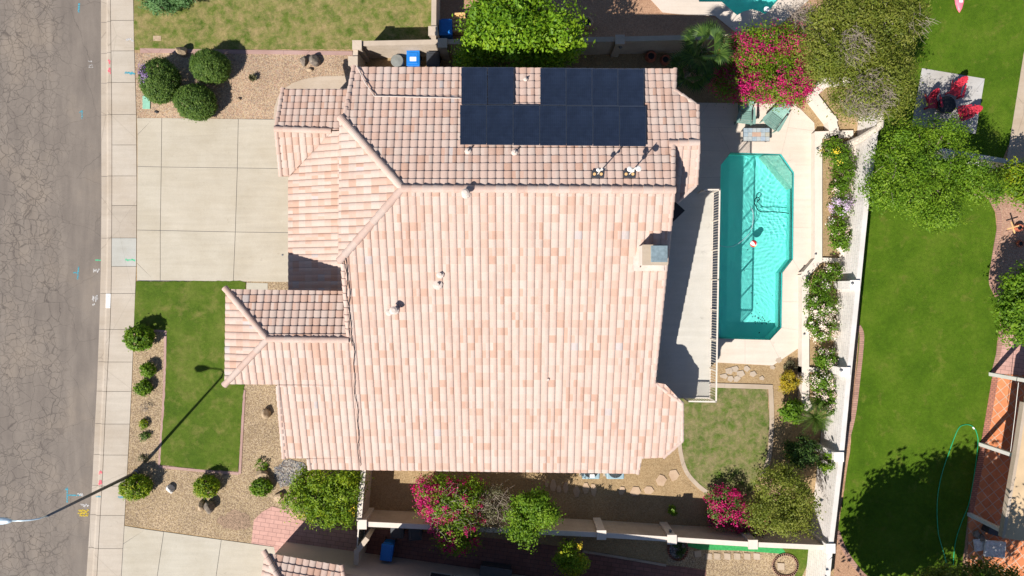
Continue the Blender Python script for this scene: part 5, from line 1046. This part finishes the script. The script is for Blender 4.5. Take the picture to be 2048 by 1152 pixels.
# bins
def bin_(label, px, py, mat, rz=0, z=1.05, lab=False, w_=.60, d_=.70):
    b = P(px, py, z); b.z = 0; t = thing('wheelie_bin', label, 'bin', b, 'wheelie bins', rz); o0 = Vector((0, 0, 0)); R_ = None
    L = Vector(b)
    def bd(m, n, ma, par=t, **k): m.v = [(v[0] + L.x, v[1] + L.y, v[2]) for v in m.v]; return m.build(n, ma, par, **k)
    m = MB(); m.box((0, 0, z * .48), (w_, d_, z * .86), taper=.82); bd(m, 'body', M[mat], bevel=.02)
    m = MB(); m.box((0, .0, z * .95), (w_ * 1.06, d_ * 1.08, .05)); m.box((0, 0.0, z * .98), (w_ * .8, d_ * .8, .04)); lid = bd(m, 'lid', M[mat], bevel=.02)
    m = MB(); m.tube([(-w_ * .35, d_ * .6, z * .9), (w_ * .35, d_ * .6, z * .9)], .018, 6); bd(m, 'handle', M[mat])
    for s in (-1, 1): m = MB(); m.tube([(s * w_ * .42, d_ * .42, .10), (s * w_ * .50, d_ * .42, .10)], .10, 12); bd(m, 'wheel', M['black'])
    if lab: m = MB(); m.box((0, -.05, z * 1.003), (.30, .20, .006)); bd(m, 'lid_sticker', M['label_white'], lid)
    return t
bin_('blue wheelie bin with a white sticker between the wall and the house', 826, 116, 'blue_plastic', lab=True); bin_('black wheelie bin right of the blue one by the north wall', 866, 118, 'black_plastic')
bin_('shaded blue wheelie bin in the dirt yard beside the pallets', 891, 54, 'blue_plastic', .02); bin_('dark blue wheelie bin below the south wall on the pavers', 773, 1106, 'blue_plastic', -.13, w_=.55, d_=.75)
bin_('black wheelie bin standing close under the south wall', 794, 1062, 'black_plastic', 0, .95); bin_('second black wheelie bin under the south wall near the bougainvillea', 830, 1066, 'black_plastic', .05, .95)
b = P(794, 121, .75); t = thing('round_bin', 'round grey rubbish bin left of the blue bin', 'bin', (b.x, b.y, 0)); MB().lathe([(.24, 0), (.29, .70)], (b.x, b.y, 0), 24).build('body', M['grey_plastic'], t, smooth=False); MB().lathe([(.31, .68), (.31, .72), (.29, .75), (.05, .78)], (b.x, b.y, 0), 24).build('lid', M['grey_plastic'], t)
# pallet
t = thing('wooden_pallet', 'light wooden pallet leaning beside the shaded blue bin', 'pallet', P(918, 48, 0)); v = P(918, 45, .6); m = MB()
for i in range(5): m.box((v.x, v.y + .42 - i * .2, .62), (.62, .09, .03), .05)
m.build('deck_board', M['wood'], t); m = MB()
for i in range(3): m.box((v.x - .28 + i * .28, v.y, .56), (.06, .95, .08), .05)
m.box((v.x, v.y, .28), (.5, .8, .52)); m.build('bearer', M['wood'], t)
# condensers
for px, lb, w_ in ((1182, 'left air conditioner condenser with a pale blue case under the eave', 1), (1231, 'right air conditioner condenser with dark fan grille under the eave', 0)):
    b = P(px, 941, .85); t = thing('condenser', lb, 'air conditioner', (b.x, b.y, 0), 'air conditioners under the south eave'); m = MB(); m.box((b.x, b.y, .44), (.86, .86, .80)); m.build('case', M['ac_blue'], t, bevel=.06)
    m = MB(); m.lathe([(.36, .845), (.36, .86), (.30, .862)], (b.x, b.y, 0), 28); m.build('fan_opening', M['black'], t); m = MB()
    for i in range(24): a = 6.283 * i / 24; m.tube([(b.x + .08 * math.cos(a), b.y + .08 * math.sin(a), .885), (b.x + .35 * math.cos(a), b.y + .35 * math.sin(a), .875)], .005, 4)
    m.build('grille', M['lead'], t)
    if w_: MB().box((b.x + .05, b.y - .26, .895), (.22, .16, .012)).build('label_plate', M['label_white'], t)
    MB().box((b.x, b.y, .03), (1.0, 1.0, .06)).build('pad', M['path_concrete'], t)
# adirondack chairs
def chair(label, px, py, rz, mat, group, name='adirondack_chair', s=1.0):
    b = P(px, py, .4); b.z = .05 if mat == 'chair_red' else .03; t = thing(name, label, 'chair', b, group, rz); L = Vector((b.x, b.y, b.z))
    def bd(m, n, par=t, **k): m.v = [(v[0] * s + L.x, v[1] * s + L.y, v[2] * s + L.z) for v in m.v]; return m.build(n, M[mat], par, **k)
    m = MB()
    for i in range(7): y = -.36 + i * .085; m.box((0, y, .36 - (i * .018)), (.50, .07, .02), rot=Matrix.Rotation(-.2, 3, 'X'))
    bd(m, 'seat'); m = MB()
    for i in range(-3, 4):
        h_ = .74 - .014 * i * i; R_ = Matrix.Rotation(math.radians(-32), 3, 'X') @ Matrix.Rotation(-i * .045, 3, 'Y'); c = Vector((i * .078, .22, .24)) + R_ @ Vector((0, 0, h_ / 2)); m.box(c, (.068, .02, h_), rot=R_)
    m.box((0, .44, .60), (.56, .03, .06), rot=Matrix.Rotation(math.radians(-32), 3, 'X')); bd(m, 'backrest')
    for sd in (-1, 1):
        m = MB(); m.prism([(sd * .30 + .03, .32), (sd * .30 - .03, .32), (sd * .36 - .07, -.30), (sd * .36 - .05, -.42), (sd * .36 + .05, -.42), (sd * .36 + .07, -.30)][::(-1 if True else 1)], .52, .545); bd(m, 'armrest')
        m = MB(); m.box((sd * .34, -.33, .26), (.035, .11, .52)); bd(m, 'front_leg'); m = MB(); R_ = Matrix.Rotation(math.radians(24), 3, 'X'); m.box((sd * .27, .08, .23), (.03, .95, .10), rot=Matrix.Rotation(-.33, 3, 'X')); bd(m, 'side_rail')
    return t
GG = 'green chairs on the pool terrace'; chair('left green slatted garden chair half in the house shade', 1491, 230, math.radians(-6), 'chair_green', GG, s=1.1); chair('right green slatted garden chair in full sun', 1549, 238, math.radians(-38), 'chair_green', GG, s=1.2)
RG = 'red chairs on the square slab'; chair('red garden chair at the top of the square slab', 1915, 178, math.radians(-22), 'chair_red', RG, s=.88); chair('red garden chair on the left of the square slab', 1868, 202, math.radians(5), 'chair_red', RG, s=.85); chair('red garden chair on the right of the slab by the leafy tree', 1932, 225, math.radians(-75), 'chair_red', RG, s=.9)
# tables
b = P(1513, 269, .45); t = thing('fire_table', 'low rectangular table tiled in grey and tan stone on the terrace', 'table', (b.x, b.y, 0)); m = MB(); k_ = 0
for i in range(6):
    for j in range(3):
        if j == 1 and i in (2, 3): continue
        m.box((b.x - .53 + i * .212, b.y - .21 + j * .21, .45), (.20, .20, .03), 0, random.random())
c1_ = NT('slate_tile', .7, 0, .3); c1_.col(c1_.mix(1.0, c1_.ramp(c1_.attr(), [(0, (.26, .32, .36)), (.35, (.33, .36, .36)), (.75, (.36, .34, .27)), (.85, (.28, .34, .40))], 'CONSTANT'), c1_.ramp(c1_.noise(9, 5), [(.3, (.85,) * 3), (.7, (1.15,) * 3)]), 'MULTIPLY'))
m.build('tabletop', M['slate_tile'], t); MB().box((b.x - .0, b.y, .455), (.43, .21, .04)).build('burner_lid', M['wood_trim'], t); MB().box((b.x, b.y, .41), (1.30, .66, .05)).build('frame', M['pole_steel'], t)
for dx in (-.58, .58):
    for dy in (-.26, .26): MB().box((b.x + dx, b.y + dy, .19), (.06, .06, .40)).build('leg', M['pole_steel'], t)
b = P(1893, 210, .4); t = thing('fire_bowl', 'dark round fire bowl among the red chairs', 'fire bowl', (b.x, b.y, .05)); MB().lathe([(.10, .05), (.30, .08), (.40, .38), (.42, .42), (.38, .42), (.28, .2)], (b.x, b.y, 0), 24).build('bowl', M['dark_stone'], t); MB().lathe([(.44, .40), (.44, .44), (.37, .44)], (b.x, b.y, 0), 24).build('rim', M['black'], t)
# pool toys and cleaner
b = P(1507, 487, 0.0); t = thing('beach_ball', 'red white and yellow beach ball floating in the pool', 'ball', b)
for i, mt in enumerate(['label_white', 'red', 'label_white', 'red', 'yellow', 'label_white']):
    m = MB(); n0 = 5
    for a_ in range(n0 + 1):
        th = 6.283 * (i + a_ / n0) / 6
        for e_ in range(9): ph = math.pi * e_ / 8; p = Vector((math.sin(ph) * math.cos(th), math.sin(ph) * math.sin(th), math.cos(ph))) * .18; p = Matrix.Rotation(.7, 3, 'X') @ Matrix.Rotation(.3, 3, 'Y') @ p; m.v.append((b.x + p.x, b.y + p.y, b.z + p.z))
    m.f = [[a_ * 9 + e_, a_ * 9 + e_ + 1, (a_ + 1) * 9 + e_ + 1, (a_ + 1) * 9 + e_] for a_ in range(n0) for e_ in range(8)]; m.t = [.5] * len(m.f); m.build('ball_panel', M[mt], t, smooth=True)
b = P(1576, 427, 0); t = thing('pool_cleaner', 'pool cleaner head with a curling hose on the pool floor', 'pool cleaner', (b.x, b.y, -1.25)); v = P(1576, 427, -1.0)
m = MB(); m.box((v.x, v.y, -1.12), (.16, .36, .14)); m.build('cleaner_head', M['black_plastic'], t, bevel=.03)
m = MB(); m.tube([P(x, y, -.55) for x, y in smooth([(1576, 427), (1560, 425), (1540, 424), (1520, 424), (1512, 416), (1507, 404), (1512, 395), (1517, 398), (1513, 405)], 5)], .025, 6); m.build('hose', M['black_plastic'], t)
m = MB(); m.tube([P(x, y, -.09) for x, y in smooth([(1439, 491), (1455, 494), (1470, 491), (1486, 480), (1498, 468), (1505, 450), (1506, 425), (1500, 412)], 5)], .014, 6); m.build('hose', M['pale_steel'], t)
# hose
pts = [(1893, 1130), (1890, 1115), (1880, 1080), (1876, 1060), (1874, 1020), (1877, 980), (1886, 940), (1898, 905), (1907, 880), (1917, 857), (1927, 850), (1940, 850), (1950, 858), (1955, 872), (1956, 885), (1952, 925), (1945, 970), (1937, 1010), (1925, 1040), (1913, 1075), (1908, 1105), (1907, 1130)]
t = thing('garden_hose', 'green garden hose lying in a long loop on the wide lawn', 'hose', P(1927, 850, .05)); MB().tube([P(x, y, .055) for x, y in smooth(pts, 4)], .018, 6).build('tube', M['hose_green'], t); v = P(1947, 856, .06); MB().box(v, (.05, .12, .05), .6).build('coupling', M['label_white'], t)
# pots
def pot(label, px, py, r, h, mat, name='flower_pot'):
    b = P(px, py, h); t = thing(name, label, 'pot', (b.x, b.y, 0)); MB().lathe([(r * .6, 0), (r * .95, h * .45), (r, h * .7), (r * .72, h * .92), (r * .85, h), (r * .7, h), (r * .55, h * .85)], (b.x, b.y, 0), 24).build('body', M[mat], t, smooth=True); MB().lathe([(r * .62, h * .8), (r * .6, h * .86)], (b.x, b.y, 0), 16).build('soil', M['black'], t)
pot('rounded red clay pot against the north wall', 1303, 111, .28, .5, 'terracotta_pot'); pot('red clay pot with dark mouth beside the palms', 1332, 118, .26, .45, 'terracotta_pot'); pot('large tan urn in the north neighbour yard', 1175, 43, .30, .6, 'tan_pot', 'urn')
pot('clay pot in the sun on the pink gravel at the right edge', 2041, 455, .2, .3, 'terracotta_pot'); pot('small clay pot on the pink gravel, lower of two', 2043, 487, .17, .25, 'terracotta_pot')
# utility lids, dart of a float, wall lamps
t = thing('utility_box', 'pale green utility box lid in the gravel beside the pavement', 'utility box', P(293, 205, 0)); MB().prism(polyg([(286, 192), (301, 192), (301, 218), (286, 218)]), -.05, .05).build('lid', M['green_lid'], t, bevel=.01); v = P(290, 197, .055); MB().lathe([(.025, -.01), (.025, .004)], v, 10).build('bolt', M['black'], t)
tag(MB().prism(polyg([(307, 72), (323, 72), (323, 82), (307, 82)]), -.05, .045).build('meter_lid', M['stone'], bevel=.01), 'brown meter lid sunk in the brown lawn', 'meter lid')
v = P(565, 510, .03); tag(MB().lathe([(.045, -.01), (.045, .012), (.02, .016)], v, 14).build('drain_cap', M['pole_steel']), 'tiny round drain cap on the driveway by the garage', 'drain cap')
t = thing('pool_float', 'pink pointed inflatable float on the lawn at the top edge', 'pool float', P(1917, 0, .05)); a = P(1917, 26, .1); m = MB(); ps = [(0, .02), (.18, .16), (.45, .28), (.8, .34), (1.3, .34)]
for i, (d_, w_) in enumerate(ps):
    for k_ in range(10): an = 6.283 * k_ / 10; m.v.append((a.x + w_ * math.cos(an) * .75, a.y + d_, .05 + .12 + .12 * math.sin(an) * min(1, w_ * 5)))
m.f = [[i * 10 + k_, i * 10 + (k_ + 1) % 10, (i + 1) * 10 + (k_ + 1) % 10, (i + 1) * 10 + k_] for i in range(4) for k_ in range(10)] + [list(range(9, -1, -1)), list(range(40, 50))]; m.t = [.5] * len(m.f); m.build('hull', M['pink_plastic'], t, smooth=True); MB().box((a.x, a.y + .85, .29), (.16, .8, .03)).build('stripe', M['label_white'], t)
for px, py, z, lb in [(1705, 566, 2.1, 'wall lamp on the pillar halfway up the white block wall'), (1683, 740, 2.1, 'wall lamp on the white wall beside the lower rose beds'), (1660, 904, 1.9, 'wall lamp on the white wall beside the spiky palm'), (1643, 1000, 1.9, 'wall lamp on the white wall by the khaki bush'), (1241, 94, 1.5, 'dark wall lamp on the north wall pillar'), (1341, 1062, 1.5, 'dark wall lamp on the south wall pillar')]:
    b = P(px, py, z); t = thing('wall_lamp', lb, 'wall lamp', b, 'wall lamps'); m = MB(); m.lathe([(.03, -.12), (.07, -.06), (.08, 0), (.03, .05)], b, 12); m.build('lamp_shade', M['pole_steel'], t); MB().tube([b, b + Vector((0.0, .16 if py < 200 else (-.16 if py > 1050 else 0), -.05)) + Vector((.14 if px > 1600 else 0, 0, 0))], .012, 5).build('bracket', M['pole_steel'], t)
for px, py, lb in [(1634, 297, 'tiny dark light on the planter wall near its top'), (1631, 508, 'tiny dark light on the planter wall above the bend'), (1608, 668, 'tiny dark light on the planter wall below the bend')]:
    b = P(px, py, .5); o = MB().lathe([(.05, 0), (.05, .05), (.02, .07)], b, 10).build('step_light', M['pole_steel']); tag(o, lb, 'light', 'lights on the planter wall')
t = thing('pool_skimmer', "white skimmer ring at the edge of the neighbour's pool", 'skimmer', P(1533, 19, .03)); MB().lathe([(.09, 0), (.14, .01), (.14, .025), (.09, .03)], P(1533, 19, .03), 18).build('ring', M['label_white'], t)
# clutter by the patio
rock('reddish rock under the lowest white beam', 1950, 1065, .2, .22, .3, 'dark_stone', 5); rock('second reddish rock under the lowest white beam', 1961, 1074, .22, .2, .3, 'dark_stone', 6)
t = thing('stone_bench', 'grey stone slabs stacked in the shade at the bottom right', 'slab stack', P(1985, 1095, 0)); MB().box((*P(1990, 1098, .3).xy, .28), (1.0, .8, .10), -.1).build('slab', M['white_stone'], t); MB().box((*P(1960, 1090, .2).xy, .14), (.5, .6, .08), .15).build('slab', M['white_stone'], t)
tag(MB().box((*P(1984, 1060, .4).xy, .28), (.5, .35, .5), -.3).box((*P(1984, 1060, .4).xy, .55), (.54, .39, .04), -.3).build('planter_box', M['black_plastic']), 'black planter box beneath the lowest white beam', 'planter box')
t = thing('patio_lamp', 'small dark fitting under the patio roof edge', 'light fitting', P(2021, 955, 2.4)); MB().lathe([(.04, -.1), (.1, -.02), (.05, .06)], P(2021, 955, 2.4), 10).build('shade', M['black'], t)
t = thing('windmill_ornament', 'yellow and brown garden ornament on the pink gravel', 'ornament', P(2026, 455, 0)); MB().tube([P(2026, 455, 0), P(2026, 455, .7)], .03, 6).build('stem', M['wood'], t); m = MB()
for i in range(4): a = i * 1.57 + .3; c = P(2026, 455, .7); m.box((c.x + .16 * math.cos(a), c.y + .16 * math.sin(a), .7), (.28, .06, .02), a)
m.build('blade', M['wood'], t)

m = MB(); q_ = random.Random(9)
for i in range(34):
    px, py = (q_.gauss(1522, 14), q_.gauss(640, 14)) if i < 24 else (q_.uniform(1485, 1580), q_.uniform(330, 600)); v = P(px, py, -1.0); a = q_.uniform(0, 3.14); s_ = q_.uniform(.02, .04)
    if px > 1556 or py > 668: continue
    d = Vector((math.cos(a), math.sin(a), 0)) * s_ * 1.5; n_ = Vector((-d.y, d.x, 0)) * .5; m.add([(w_.x, w_.y, -1.185 + i * .0003) for w_ in (v - d, v - n_, v + d, v + n_)], [(0, 1, 2, 3)])
o = m.build('fallen_leaves', M['black_plastic']); tag(o, 'dark fallen leaves scattered on the pool floor', 'leaves', kind='stuff'); o.cycles.is_caustics_receiver = True
